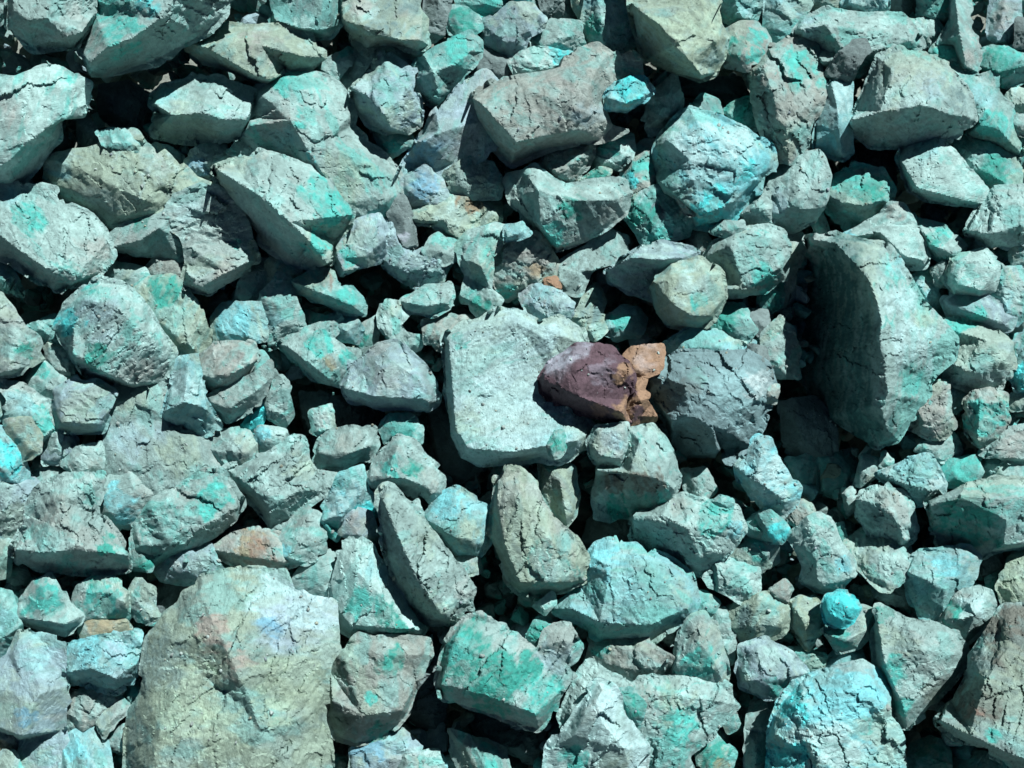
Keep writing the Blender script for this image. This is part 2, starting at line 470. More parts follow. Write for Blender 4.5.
def loose_stones(name, spots, mat, sub, seed):
    """spots: rows of plan x, y, height, radius, colour key"""
    v, f = ico(sub); rng = np.random.default_rng(seed)
    VV, FF, CC = [], [], []; base = 0
    for (x, y, h, r, key) in spots:
        # chip a ball by random planes
        rad = np.full(len(v), 1.0)
        for k in range(8):
            n = rng.normal(0, 1, 3); n /= np.linalg.norm(n); d = rng.uniform(.38, .75)
            dn = v @ n
            rad = np.where(dn * rad > d, d / np.maximum(dn, 1e-3), rad)
        q = v * rad[:, None] * rng.uniform(.65, 1.25, 3)
        R = np.linalg.qr(rng.normal(0, 1, (3, 3)))[0]
        if np.linalg.det(R) < 0: R[:, 0] *= -1
        q = q @ R * r
        q = q + q / (np.linalg.norm(q, axis=1)[:, None]) * (.10 * r * fbm(q / (r * .35) + x, 3, 7) - .05 * r * np.abs(fbm(q / (r * .16) + y, 2, 8)))[:, None]
        uvn = at(np.array([[x, y, h]]))[0]
        loc = q * S
        VV.append(uvn + loc[:, 0:1] * UX + loc[:, 1:2] * VX + loc[:, 2:3] * NX)
        FF.append(f + base); base += len(v)
        b = np.array(PAL[key]) * rng.uniform(.75, 1.1)
        nz = vnoise(q / (r * .5 + 1) + y, 3)
        tq = (.7 * sstep(.1, .4, fbm(q / (r * .5 + 2) + y + 60, 3, 4)) * (key in 'gwtcdy'))[:, None]
        CC.append(np.clip(.62 * (b * (1 - tq) + np.array(PAL['T']) * tq) * (1 + .3 * nz)[:, None] * np.array([.82, .985, .99]), .02, .8))
    VV, FF, CC = np.concatenate(VV), np.concatenate(FF), np.concatenate(CC)
    o = link_mesh(name, VV, FF, np.zeros((0, 4), int), CC, mat, O)
    o.data.polygons.foreach_set('use_smooth', np.zeros(len(o.data.polygons), dtype=bool))
    return o

def crumb_mesh(name, crumbs, mat, keys, seed):
    v, f = ico(1); rng = np.random.default_rng(seed)
    VV, FF, CC = [], [], []
    for i, (q, r) in enumerate(crumbs):
        p = v * rng.uniform(.6, 1.15, (len(v), 1)) * rng.uniform(.55, 1.3, 3)
        R = np.linalg.qr(rng.normal(0, 1, (3, 3)))[0]
        if np.linalg.det(R) < 0: R[:, 0] *= -1
        VV.append(q + (p @ R) * r * S); FF.append(f + i * len(v))
        CC.append(np.tile(.6 * np.array(PAL[keys[rng.integers(len(keys))]]) * rng.uniform(.8, 1.1), (len(v), 1)))
    o = link_mesh(name, np.concatenate(VV), np.concatenate(FF), np.zeros((0, 4), int), np.concatenate(CC), mat, O)
    o.data.polygons.foreach_set('use_smooth', np.zeros(len(o.data.polygons), dtype=bool))
    return o

ROCKS = """
60|10,-8 94,-8 95,13 88,30 72,48 32,46 8,28|14,9,30 27,20,34 47,18,36 66,37,30 82,32,30|y||grey rock with a ragged lower edge over the black hollow in the upper left corner
40|-8,-8 14,-8 9,10 0,24 -8,26||y||narrow grey sliver in the extreme upper left corner
70|95,-8 96,15 87,38 82,50 86,66 92,76 106,77 160,57 200,36 225,14 240,-8|90,62,30 107,47,52 132,38,58 160,18,58 178,-8,52|g|120,25,30,T 150,5,16,Q 98,45,14,K|big green-washed boulder on the top edge above a black hollow, its underside in shade
45|-8,78 12,76 45,69 65,72 80,80 90,84 85,104 84,116 62,121 58,140 40,165 27,178 14,188 -8,190|66,92,34 62,119,46 42,130,46 27,141,46 10,160,40 0,164,40|w|10,110,18,K 70,78,9,T|pale boulder cut by the left edge below the black hollow, its lower face dark
18|79,108 88,115 97,126 98,141 88,148 78,150 77,125||y||small rough grey stone wedged between the pale left-edge boulder and the dark hollow
42|186,50 198,37 218,27 256,26 283,28 306,37 327,51 326,58 312,67 290,72 268,86 245,78 220,66 196,58|190,43,22 205,47,32 238,66,36 256,76,34 270,80,28;225,42,36 260,45,38 300,55,28|b|260,45,22,K 247,40,4,T|long buff pointed rock with a dark underside lying under the top left row
32|151,105 153,95 163,86 190,80 215,76 256,90 260,108 250,117 240,138 205,141 175,139 154,134 153,120 160,113|155,104,28 172,115,36 200,112,38 222,118,38 248,118,30|w|185,130,30,b 170,98,12,c|pale wedge rock with a brownish dark front, half shaded by the buff pointed rock
30|45,160 55,152 73,147 97,143 110,131 135,133 143,147 165,160 180,170 200,180 214,186 172,202 155,213 128,222 108,225 95,215 75,207 62,202 45,185||b|60,170,14,c 110,175,34,b 100,205,18,y|broad buff weathered rock between the dark hollow and the grey left-hand slab
54|97,133 110,129 128,131 140,139 144,148 130,152 105,147||t||small pale green cap stone on top of the broad buff weathered rock
16|150,147 157,142 185,158 180,167 160,160||c||thin sky blue chip below the pale wedge rock
20|183,170 188,156 200,146 225,145 228,160 215,176 190,183||g|197,168,10,B|pale stone with a bright blue stain beside the thin sky blue chip
34|-8,190 15,188 40,185 55,190 58,203 73,202 92,214 103,230 108,240 114,255 100,272 70,287 55,290 38,277 15,259 -8,244|0,235,24 15,247,30 37,262,34 55,274,34 72,281,28|g|30,218,20,T 90,258,24,K 10,200,14,c|large grey-pink slab at the left edge with a turquoise smear across it
26|105,240 125,225 150,214 168,208 180,225 187,248 180,260 150,257 120,251|113,247,14 140,240,24 160,226,26 170,216,22|g|140,223,9,E|grey rock with one emerald spot and a dark front, right of the grey-pink slab
14|146,268 158,255 184,256 189,275 170,283 148,281||k||small brownish stone in the shadowed gap left of the white lumpy rock
16|103,277 113,262 145,270 151,285 137,297 118,286 103,285||w||chalky white stone above the round turquoise-cheeked boulder
24|136,290 150,280 172,277 183,285 192,300 208,325 214,343 205,358 180,363 172,352 160,332 146,308||b|165,290,18,E 195,330,14,b|broad green-buff rock right of the round turquoise-cheeked boulder
40|163,212 175,195 200,184 220,191 240,210 250,240 257,260 240,276 210,294 183,286 187,265 184,245 172,226|186,272,16 200,284,26 230,271,28 250,261,18|w|225,270,22,K 236,243,6,T 190,215,14,W|white lumpy rock with a brownish lower rim, left of the turquoise-striped slab
18|235,303 240,282 255,265 266,258 268,285 263,306 248,309||y||grey banded stone below the lower edge of the turquoise-striped slab
16|-8,262 8,264 16,278 24,297 10,291 -8,286||t||small green-white stone at the left edge under the grey-pink slab
34|-8,288 0,293 15,315 40,344 41,360 12,374 -8,380||y|25,350,9,E|dark grey rock cut by the left edge below the small green-white stone
46|55,325 66,303 84,288 100,283 121,285 142,300 162,332 173,350 172,366 160,382 135,390 110,382 86,374 75,362 69,350 60,340|74,325,18 73,356,30 100,370,32 130,384,22;85,300,26 115,305,38 145,335,36|w.8|95,310,30,l 66,322,17,Q 140,370,24,K 98,357,13,E 90,290,8,T|round grey boulder with a vivid turquoise left cheek
22|26,327 55,315 68,338 62,352 42,339||t||small teal wedge at the lower left foot of the round turquoise-cheeked boulder
16|43,340 70,350 74,374 55,372 46,359||y||small grey stone tucked under the round turquoise-cheeked boulder
20|20,380 32,368 45,362 58,375 72,384 55,398 35,397 22,389||g|42,370,8,T|pale flat stone with a turquoise dab below the dark grey left-edge rock
46|266,-8 271,8 272,22 288,31 316,38 330,36 341,24 339,8 338,-8|276,20,18 300,28,24 326,30,22 330,12,26 330,-8,24|t|300,3,14,d|pale teal boulder touching the top edge left of the grey speckled one
50|338,-8 430,-8 423,10 427,35 429,45 418,51 396,43 380,45 368,48 352,37 341,20|343,20,20 362,26,32 378,34,34 400,40,26 420,40,20|b|385,12,30,d 360,5,14,K|grey speckled boulder with a coarse pitted face on the top edge
36|425,-8 450,-8 448,12 447,30 440,38 430,43 425,25||d||dark grey upright wedge between the speckled boulder and the emerald nugget
40|447,13 454,6 467,8 479,18 482,28 472,34 456,37 447,26||t|464,20,15,E|small rounded emerald nugget near the top edge
26|450,-8 506,-8 507,8 494,15 480,22 472,12 455,5||t|490,0,16,T|turquoise stone on the top edge just above the emerald nugget
44|428,53 445,43 470,32 482,42 481,55 467,72 453,90 438,108 428,103 414,92 410,80 418,62|424,56,22 434,72,30 436,95,22;434,72,30 455,64,28 474,48,20|t|425,80,13,l 455,50,14,T 450,75,10,d|blocky teal rock with a bluish left face below the emerald nugget
40|484,22 500,12 512,4 532,5 546,18 540,28 527,37 525,48 512,55 500,54 488,46 481,40||l||smooth pale grey rock on the top left of the tan slab
34|470,58 488,49 510,52 516,70 505,85 494,84 486,75 473,73||d||dark grey rough stone under the smooth pale grey rock
46|463,79 468,77 471,81 467,86 463,84||w||tiny white pebble at the upper end of the lavender slab
30|486,74 498,85 490,95 479,102 480,122 494,145 484,158 452,164 445,175 430,170 408,180 402,194 396,182 404,160 421,135 436,112 463,85||l.35|425,155,16,B 470,120,16,L 415,170,10,c|long smooth lavender slab running up to the left end of the tan slab
34|404,180 425,166 443,180 447,195 430,206 412,209 403,201||l|424,185,14,B|blue-grey faceted stone at the foot of the lavender slab
38|446,175 455,164 477,155 491,165 502,182 499,197 470,199 452,196||y|480,175,14,b|grey domed stone right of the blue-grey faceted stone
28|404,213 432,203 450,194 480,190 502,190 499,222 480,231 462,241 445,233 432,223 415,223||b|470,200,14,o 450,215,18,w|wide buff stone below the grey domed stone, stained yellow at its top
34|228,152 240,138 250,118 258,92 270,82 283,71 311,69 336,83 356,108 352,125 364,140 381,153 396,172 399,195 392,212 378,224 355,226 320,205 290,170 262,156 240,158|262,95,26 290,85,36 325,100,36 345,120,28;250,125,22 290,120,42 330,140,46 370,165,36 385,200,26;290,120,42 320,170,44 350,210,28|g|275,118,20,K 288,85,12,T 300,118,10,T 313,157,9,Q 285,140,16,c 345,175,28,b 300,95,16,t|broad cracked pale boulder with pink and turquoise stains behind the turquoise-striped slab
36|336,82 350,62 380,40 400,39 422,54 418,68 396,68 382,62 365,82 350,89||y||grey ridge stone directly below the speckled boulder
42|351,90 368,72 384,53 398,62 414,73 411,85 420,108 421,126 408,134 386,132 370,124 355,110|353,88,22 370,97,36 384,114,38 391,128,24;370,97,36 388,68,28 410,90,26|l|390,90,24,t|sharp blue-grey pointed rock with a dark left face, right of the cracked pale boulder
26|371,126 390,129 411,132 414,143 398,155 390,159 380,150||t|392,145,10,T|small green stone under the sharp blue-grey pointed rock
36|316,67 330,57 350,47 357,53 350,65 337,81 325,75||w|346,53,8,T|small white pointed stone between the buff pointed rock and the grey ridge stone
50|215,170 232,162 262,152 285,157 312,168 330,180 353,214 346,228 334,240 332,262 318,269 290,264 262,240 238,213 222,188|218,170,38 256,193,52 290,222,58 330,261,40;262,154,20 300,185,44 345,215,26|g|318,195,20,T 332,213,17,T 318,240,14,T 300,200,16,g|tilted slab with a long turquoise stripe and a broad dark lower face
44|334,230 350,218 380,214 385,235 387,256 364,267 341,276 334,257||l|348,255,9,T 365,240,16,g|flat grey trapezoid stone at the lower tip of the turquoise-striped slab
36|385,192 404,197 411,215 417,246 404,252 394,230 387,212||d|404,240,7,L|dark upright splinter right of the flat grey trapezoid stone
28|378,236 392,218 402,240 415,253 430,246 454,258 444,281 420,287 400,279 384,267|384,262,8 400,268,16 440,272,14;392,232,14 405,252,20 440,260,18|l|390,230,9,W|lavender faceted stone over the black hollow, left of the white crusted rock
40|424,252 430,237 438,231 457,243 458,259 445,264 428,260||g||small rounded grey stone on top of the lavender faceted stone
44|455,250 468,234 495,226 513,230 504,243 491,255 491,290 504,300 495,313 478,317 462,297 465,275||w|480,305,11,E 480,280,10,t|white crusted rock with an emerald foot left of the pink rock
36|495,240 515,231 540,236 557,262 562,288 545,290 527,287 508,301 500,298 494,280||k|505,292,10,T 530,262,16,K 535,275,10,O|pink angular rock right of the white crusted rock
66|505,227 522,223 532,233 520,239 505,241||c||flat sky-tinted chip on top of the pink angular rock
44|544,279 556,278 561,288 552,292||o||tiny ochre chip on the lower right corner of the pink rock
46|521,293 532,284 552,288 576,303 571,315 548,321 528,315||l|540,292,14,c 555,305,8,d|blue-grey oval stone resting above the pale square block
26|557,262 587,247 607,230 627,237 627,253 607,264 592,272 580,297 567,292 557,280||y.4||plain flat dark grey slab beneath the emerald-mottled rock
14|565,311 580,297 597,284 604,300 602,318 608,330 596,340 576,335||b|588,310,12,d|small rough buff stone right of the blue-grey oval stone
8|600,333 606,316 622,306 640,308 648,318 640,338 618,340||c|620,322,10,T|small shell-like teal stone in the dark gap above the orange rock
40|504,181 520,170 535,165 548,177 565,186 590,183 620,182 633,192 626,212 605,229 585,241 557,250 545,242 525,217 510,201|522,168,18 538,190,40 541,225,38 557,246,20;538,190,40 575,200,44 615,200,30|g|572,208,13,E 595,212,18,d 555,235,12,T 600,190,14,w|emerald-mottled pale rock with a dark left face under the tan slab
54|473,98 490,86 512,80 555,68 597,46 612,54 632,55 636,78 613,85 605,100 614,125 629,131 600,140 570,144 546,149 512,164 495,147 478,122|475,99,24 486,108,42 500,124,46 516,142,40 545,136,36 580,130,34;486,108,42 530,90,46 600,60,36;530,90,46 580,110,46|k|560,110,40,K 590,115,16,l 520,100,22,k 610,65,12,y|wide tan-pink slab, the largest in the upper middle
38|545,148 570,142 593,139 593,155 576,184 557,186 539,170|548,168,18 560,172,24 580,158,24|k|575,155,6,r|brownish broken stone under the lower edge of the tan-pink slab
80|605,96 612,87 630,77 644,77 653,91 644,101 627,111 606,109|609,97,6 626,103,14 642,97,10;630,80,8 645,82,8|C|632,88,18,Q|bright turquoise chip lying on the right end of the tan-pink slab
44|646,108 652,92 675,73 683,100 683,109 663,127 652,137 645,128||y|665,105,9,d|grey triangular stone right of the bright turquoise chip
64|629,-8 633,15 638,40 645,60 670,71 700,79 715,73 725,58 728,38 722,24 711,-8|632,3,36 643,13,54 660,25,60 675,45,60 690,60,52 701,75,32;643,13,54 690,5,52 715,40,40|b.6|690,25,40,Y 716,55,10,w|big rounded olive boulder on the top edge
36|581,45 584,18 596,-8 630,-8 634,15 639,42 625,50 608,52 590,54||c|595,25,11,E 615,20,18,w|pale mint rock partly hidden behind the olive boulder
34|532,38 551,19 580,22 584,50 560,54 535,50||g||grey-green stone left of the pale mint rock
42|511,63 520,52 535,47 550,50 576,54 572,63 552,69 515,79||w|560,56,12,Q|flat white stone with a cyan right end, on the upper edge of the tan slab
46|508,-8 535,-8 534,6 515,9||t|522,-1,12,Q|vivid turquoise stone on the top edge above the smooth pale grey rock
10|533,-8 577,-8 578,18 556,21 545,17||d||dark shaded stone on the top edge between turquoise and buff neighbours
28|573,-8 602,-8 590,10 580,21 572,8||b||small buff stone on the top edge left of the pale mint rock
38|714,-8 765,-8 758,20 740,25 724,22||t|735,5,18,c|teal rock on the top edge immediately right of the olive boulder
42|724,28 740,22 757,24 769,40 767,51 745,69 726,67||k|735,45,12,E 757,37,9,T 755,55,9,T|brown stone with bright turquoise spots right of the olive boulder
36|747,70 768,44 793,40 816,45 821,75 828,85 821,112 812,120 812,150 790,160 768,162 764,140 750,98||k|802,68,22,T 775,60,12,g 800,130,14,t 780,110,30,k|tall brown-grey slab with a turquoise upper corner
24|690,105 702,95 717,100 724,115 716,123 704,118||t|706,108,9,d|small pale stone tucked in the black gap below the olive boulder
22|723,110 740,100 765,98 770,120 752,131 735,126||t|745,112,20,E|emerald green stone above the crumpled sky-blue rock
46|653,150 660,135 677,118 690,108 722,121 748,133 770,148 775,165 762,180 752,190 748,202 728,224 695,226 680,207 660,197 653,175|668,140,30 700,128,40 745,150,34 765,165,20;668,188,26 700,216,26 735,200,24 758,178,20;690,160,42 735,168,38|C|705,160,40,C 740,165,18,Q 690,145,24,W 705,168,30,W 738,150,20,W 715,208,22,Q|crumpled sky-blue rock with deep wrinkles
38|590,150 612,134 632,135 635,150 620,168 595,173||g|610,145,12,T|small grey-teal stone under the lower right corner of the tan slab
36|621,166 644,142 657,143 657,190 632,194 624,181||k|645,165,14,T 630,180,9,Q|turquoise-streaked upright stone at the left side of the crumpled sky-blue rock
48|577,182 600,168 611,170 606,183 590,186||b|595,177,10,E|green-edged buff splinter above the emerald-mottled rock
40|621,209 634,197 655,189 672,184 688,205 695,220 688,236 670,239 664,246 644,244 632,226||t|660,213,12,P 640,215,15,E 660,235,12,T 685,212,9,K|teal rock with a purple centre patch below the crumpled sky-blue rock
60|668,184 676,180 690,200 694,216 686,214||k||thin pink sliver on the right flank of the purple-patched teal rock
28|686,238 700,229 711,240 704,257 689,252||k||small round pinkish pebble right of the purple-patched teal rock
34|605,271 627,257 642,246 662,243 698,252 690,264 668,277 655,299 630,292 610,282|610,268,16 630,257,32 662,258,34 680,258,24|l|655,250,18,w|grey-white capped stone with a dark front, above the shell-like teal stone
46|651,290 660,272 672,262 700,259 721,274 726,296 713,318 697,329 667,326 656,313|655,282,22 670,302,36 690,315,32 708,316,18;670,278,34 705,275,30|b|700,300,10,T 690,285,18,w 675,312,12,y|rough buff rock with one turquoise spot, above the dark rough block
38|705,256 715,243 737,230 768,226 784,232 789,250 786,279 768,291 742,299 724,298 719,275|720,290,16 745,288,26 780,268,20;730,245,24 765,240,28|g|765,277,14,T 755,248,24,t|large pale green rock right of the rough buff rock
50|711,231 725,221 742,222 745,233 728,237||g||little pale stone tucked under the crumpled sky-blue rock
38|736,216 752,201 766,188 774,205 772,227 745,229|742,214,10 755,206,18 770,210,16|y|750,222,10,d|grey wedge stone in shade at the lower right of the crumpled sky-blue rock
30|697,329 718,304 742,303 758,330 745,343 720,340||t|725,320,20,E|emerald stone between the rough buff rock and the dark rough block
16|742,309 768,311 771,331 758,336||d||small dark stone right of the emerald stone
40|643,372 660,364 680,352 720,353 747,350 765,365 771,385 765,410 753,447 742,466 728,459 722,449 715,458,-30 682,458,-40 671,446,-40 666,422,-35 650,395|672,420,24 690,416,38 712,424,40 718,450,20;712,424,40 720,395,42 712,360,28;690,416,38 685,385,38 655,378,20;720,395,42 755,400,22|m1.1|690,385,16,d 738,395,34,c 700,375,14,t 700,440,24,d 760,385,14,W|dark rough block with a paler right flank, right of the orange rock
34|660,368 664,345 690,329 727,331 752,342 762,353 745,360 720,360 680,360||c|700,345,24,t|teal-blue rough cap behind the dark rough block
48|748,345 766,348 772,385 760,368||d||dark narrow splinter on the right side of the dark rough block
30|762,30 766,-5 790,-8 812,4 800,15 792,38 768,48||c|780,15,18,w|pale aqua rock near the top edge above the tall brown-grey slab
22|803,-8 842,-8 836,8 815,10 804,2||b||small buff stone on the top edge right of the pale aqua rock
36|842,8 850,-8 884,-8 889,8 878,17 850,13||c|862,3,14,w|whitish aqua stone on the top edge above the long pale slab
8|886,-8 920,-8 921,17 905,20 892,10||d||dark shaded stone on the top edge right of the whitish aqua stone
40|794,32 803,17 830,10 868,16 900,15 913,27 925,47 918,57 885,57 872,64 860,76 832,76 820,67 814,48|800,30,18 825,25,30 870,32,32 910,40,22;822,62,20 850,58,28 885,50,26|g|810,30,14,l 880,38,24,w|long pale slab on the top right above the pyramid boulder
62|824,75 850,43 866,39 869,52 858,66 853,79 838,82||d||dark rough lump leaning on the long pale slab
48|815,150 817,118 826,88 838,75 851,83 850,112 853,128 852,152 843,159 825,153|832,82,16 838,112,26 840,128,26 842,154,12;817,140,8 838,128,26|c|835,100,20,W 830,143,14,C|light blue upright prism left of the pyramid boulder
56|848,125 856,110 868,82 878,57 898,50 923,53 953,72 970,97 976,120 964,133 942,139 908,148 868,145 854,134|852,120,32 880,112,48 920,105,52 945,110,46 962,114,32;880,112,48 892,70,42 930,68,34;920,105,52 935,80,42|g|900,85,22,b 957,95,14,d 930,85,20,l|pyramid-shaped pale boulder with a shaded olive underside
34|922,53 945,60 978,77 996,73 994,86 1014,112 1023,138 1021,156 998,148 985,143 968,134 976,118 966,95|930,60,14 970,90,30 1000,130,26 1018,150,10;970,90,30 980,125,24|t|995,125,18,T 985,95,16,c|teal sloping rock with a bright turquoise facet right of the pyramid boulder
28|907,20 938,20 945,32 925,49 917,40||g||small grey-green stone above the right shoulder of the pyramid boulder
40|928,53 935,46 953,48 959,62 940,61||t|944,54,13,T|small turquoise chip on the shoulder of the pyramid boulder
30|917,-8 953,-8 954,18 935,23 919,16||t|938,0,14,T|turquoise-faced stone on the top edge left of the pale spike
44|953,-8 968,-8 970,30 980,45 978,73 963,68 952,48 938,43 950,20|955,-5,16 960,35,24 966,66,14|g|945,35,8,d 972,60,9,K|tall pale spike of rock pointing to the top edge
26|987,38 996,-8 1022,-8 1019,22 1019,46 995,43||l|1005,15,16,K|greyish lavender stone in the upper right corner
30|977,54 992,46 1015,46 1032,52 1032,76 1002,88 981,76|980,66,10 1000,72,20 1032,64,14;992,52,14 1015,56,20|t|1005,55,14,T 995,70,20,E|rounded deep teal boulder at the right edge near the upper corner
44|1017,20 1034,18 1034,48 1016,47||d||dark stone on the right edge above the rounded deep teal boulder
26|1002,101 1012,90 1032,92 1032,113 1012,111||w||pale mint stone on the right edge below the rounded deep teal boulder
38|1011,117 1032,112 1032,142 1017,133||y||grey stone on the right edge below the pale mint stone
26|949,149 958,135 975,140 1000,150 1014,160 1021,173 1019,194 985,194 970,182 956,162||t|990,170,20,E 975,160,18,g|long striped green rock below the teal sloping rock
44|898,158 908,143 938,138 953,150 970,172 985,190 984,204 960,204 930,201 910,191 903,175|902,162,20 918,188,30 960,199,24;918,188,30 935,155,28|w|930,150,16,c 950,185,18,g|pale slab with a clean dark lower edge below the pyramid boulder
34|819,190 838,172 862,164 880,171 895,190 894,204 878,213 860,226 850,230 835,217 822,204|823,193,14 842,202,28 862,206,26 882,200,18;842,202,28 860,178,22|t|850,178,18,T 870,190,12,E 835,205,13,d|green-topped rock with a dark lower face above the biggest dark boulder
40|760,190 769,160 795,154 819,152 829,175 827,193 812,221 788,235 770,229 759,209||g|800,170,20,w 775,205,16,l|pale blocky rock left of the green-topped rock
24|809,216 818,201 829,233 818,237||g||thin pale shard below the green-topped rock
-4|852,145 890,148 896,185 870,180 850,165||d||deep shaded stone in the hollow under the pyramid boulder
46|837,239 858,227 880,214 890,204 905,208 915,222 929,256 925,266 900,266 868,246|845,238,10 880,232,24 905,256,22 922,260,14;880,232,24 900,212,18|w|897,211,11,K 845,236,8,C|white rock with a pink tip directly above the biggest dark boulder
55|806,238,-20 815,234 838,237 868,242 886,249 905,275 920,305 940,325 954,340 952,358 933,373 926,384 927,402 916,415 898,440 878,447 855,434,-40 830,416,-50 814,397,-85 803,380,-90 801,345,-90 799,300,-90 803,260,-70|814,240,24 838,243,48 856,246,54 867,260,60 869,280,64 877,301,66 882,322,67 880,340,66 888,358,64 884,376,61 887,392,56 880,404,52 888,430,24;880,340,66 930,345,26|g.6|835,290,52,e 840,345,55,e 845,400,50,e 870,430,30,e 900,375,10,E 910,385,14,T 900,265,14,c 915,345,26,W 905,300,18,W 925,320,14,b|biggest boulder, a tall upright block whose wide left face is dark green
22|785,238 800,232 807,241 801,262 786,301 778,313 782,270||y||narrow grey sliver along the left side of the biggest dark boulder
16|760,290 784,279 781,305 770,314 758,309||t|772,298,14,E|emerald stone left of the narrow grey sliver
24|763,335 780,315 792,332 800,352 799,378 780,378 763,371||g||grey-white stone in the gap left of the biggest dark boulder
40|912,218 940,224 967,246 956,261 945,264 926,250|918,224,8 930,244,16 955,254,14|g|940,235,10,T 930,240,6,E|narrow pale wedge with green veins right of the pink-tipped white rock
12|949,229 960,212 976,204 980,218 966,230 958,236||b|960,222,10,d|small brownish stone at the mouth of the black gap under the pale slab
18|961,241 975,237 979,248 968,254||g||tiny grey-green stone above the white angular block
46|965,233 984,200 995,188 1032,186 1032,230 1014,247 990,246|968,230,12 990,234,24 1018,226,22;990,234,24 1000,205,24|w|1010,215,20,t|large pale mint block on the right edge
28|1009,251 1022,236 1034,230 1034,266 1012,266||g||small stone on the right edge beneath the large pale mint block
48|947,275 952,258 985,249 1000,264 995,291 980,298 955,294 947,283|950,272,12 958,284,20 980,290,20 992,276,18;960,262,18 985,260,20|w||white angular block right of the green-veined wedge
36|996,267 1022,265 1029,290 1027,312 1018,326 1005,320 992,299||c|1010,290,14,w|aqua upright rock right of the white angular block
40|943,300 954,293 985,296 1016,315 1011,329 990,334 970,324 949,315|948,302,8 970,312,18 1000,322,14|l|965,303,14,t 975,315,10,T|grey-blue striped stone under the white angular block
38|928,325 955,320 982,324 1014,343 1013,365 1001,386 978,391 950,381 937,371 950,345|942,360,14 970,370,28 1005,360,22;955,330,18 985,340,28|g|985,362,16,t 960,325,14,T|pale green chunky rock on the right flank of the biggest dark boulder
24|906,281 928,264 934,275 941,316 928,307 915,296||c|918,293,9,T|aqua splinter with a turquoise spot between the biggest dark boulder and the white block
40|932,269 944,262 952,272 948,286 936,285||y||small grey stone at the left corner of the white angular block
30|1016,335 1030,328 1034,330 1034,392 1016,390 1011,370||c|1025,375,14,Q|pale stone with a cyan foot on the right edge
46|904,425 920,405 930,380 948,384 949,407 956,425 945,437 928,437||k|930,415,20,K|pinkish rock under the lower right tip of the biggest dark boulder
26|944,388 965,387 971,394 956,413 946,406||c||small aqua stone right of the pinkish rock
42|964,400 975,392 990,387 1004,391 1008,420 1001,438 980,449 967,433|967,402,10 980,402,18 1002,402,14;980,402,18 978,440,14|k|986,420,22,T|block with a turquoise face and brown top near the right edge
22|1006,400 1015,392 1034,388 1034,409 1012,410||g||grey stone at the right edge beside the turquoise-faced block
36|979,453 990,438 1005,430 1032,423 1032,463 985,459||w|1010,440,20,K|white and pink crusted rock on the right edge below the turquoise-faced block
28|979,461 1005,457 1032,462 1032,484 1000,484 983,476||t|1010,470,14,g|flat teal stone under the white and pink crusted rock
48|928,502 942,493 968,484 1000,479 1032,482 1032,541 990,552 975,558 943,554 934,530|930,503,24 958,496,42 1004,499,44 1006,520,40 1004,545,24;1004,499,44 1032,495,36|g|965,525,40,E 1018,515,16,t|squared block with a dark green front face at the right edge
44|875,474 912,458 930,456 945,484 939,499 915,505 902,493|880,474,8 905,484,18 935,490,14;905,484,18 920,464,16|c|915,475,24,t|pale teal slab left of the flat turquoise stone and above the pale-capped stone
34|935,463 953,459 978,454 984,470 979,481 960,486 942,485||t|960,470,20,T|turquoise flat stone above the squared block
30|914,451 928,436 953,431 961,452 945,461 930,458||g|945,440,12,y|pale grey stone below the pinkish rock
26|855,485 863,455 879,459 876,475 860,487||w||pale tilted chip below the foot of the biggest dark boulder
28|880,466 884,452 894,460 891,468||w||tiny pale chip left of the pale grey stone
40|856,500 870,489 885,486 900,492 911,505 919,530 914,538 898,547 870,534 856,516|858,499,14 880,504,28 898,520,28 904,540,16;880,504,28 890,492,20|w|890,500,14,k 875,520,14,d|pale-capped stone with a dark lower left face left of the squared block
18|842,494 853,486 858,508 848,515||w||small white shard in the dark gap left of the pale-capped stone
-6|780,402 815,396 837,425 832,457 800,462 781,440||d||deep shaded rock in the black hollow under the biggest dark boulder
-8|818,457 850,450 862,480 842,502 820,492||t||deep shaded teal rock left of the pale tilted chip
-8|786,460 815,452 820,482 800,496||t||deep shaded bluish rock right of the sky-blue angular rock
46|762,384 779,385 776,403 763,402||k||small pinkish stone between the dark rough block and the black hollow
58|733,466 745,458 757,437 769,440 784,467 800,488 796,503 781,518 765,510 750,497 740,481|738,468,10 756,480,22 785,500,14;756,480,22 762,448,16|C|770,480,24,W 750,470,16,c|sky-blue angular rock right of the dark rough block
40|783,520 797,499 812,504 814,517 798,530||k||smooth grey-brown oval pebble below the sky-blue angular rock
56|757,516 770,511 785,522 792,532 783,545 766,541||t|778,532,11,Q|bright turquoise stone left of the white sugary stone
42|790,535 805,522 818,516 832,525 839,545 854,562 853,576 838,591 815,591 800,581 804,568||w|843,563,9,C 830,575,14,t|white sugary stone with a teal right end
28|831,526 843,523 846,540 838,546||t|838,534,9,E|tiny green chip right of the white sugary stone
40|846,540 867,528 885,536 900,543 909,540 912,560 904,578 890,591 868,580 855,562||g|872,538,8,d 890,560,16,w|pale greenish rock with a sharp upper edge below the pale-capped stone
42|904,576 915,556 943,551 968,548 979,556 975,577 961,598 942,623 920,616 909,596|908,572,10 925,580,22 945,590,22;925,580,22 965,560,18|c|946,567,12,C 935,590,14,t|aqua wedge rock with a bright spot below the squared block
22|867,579 890,589 906,578 909,596 915,610 893,604 876,597||d|890,595,10,g|dark jagged stone left of the aqua wedge rock
18|984,578 1000,573 1006,590 1000,603 988,601||t|995,590,9,E|small deep green stone at the left side of the olive edge rock
40|998,586 1008,560 1022,545 1032,540 1032,606 1012,613 1002,601||b|1015,580,22,Y|olive rock on the right edge above the brown corner boulder
16|980,556 1000,550 1006,565 992,578 982,575||d||dark stone under the lower edge of the squared block
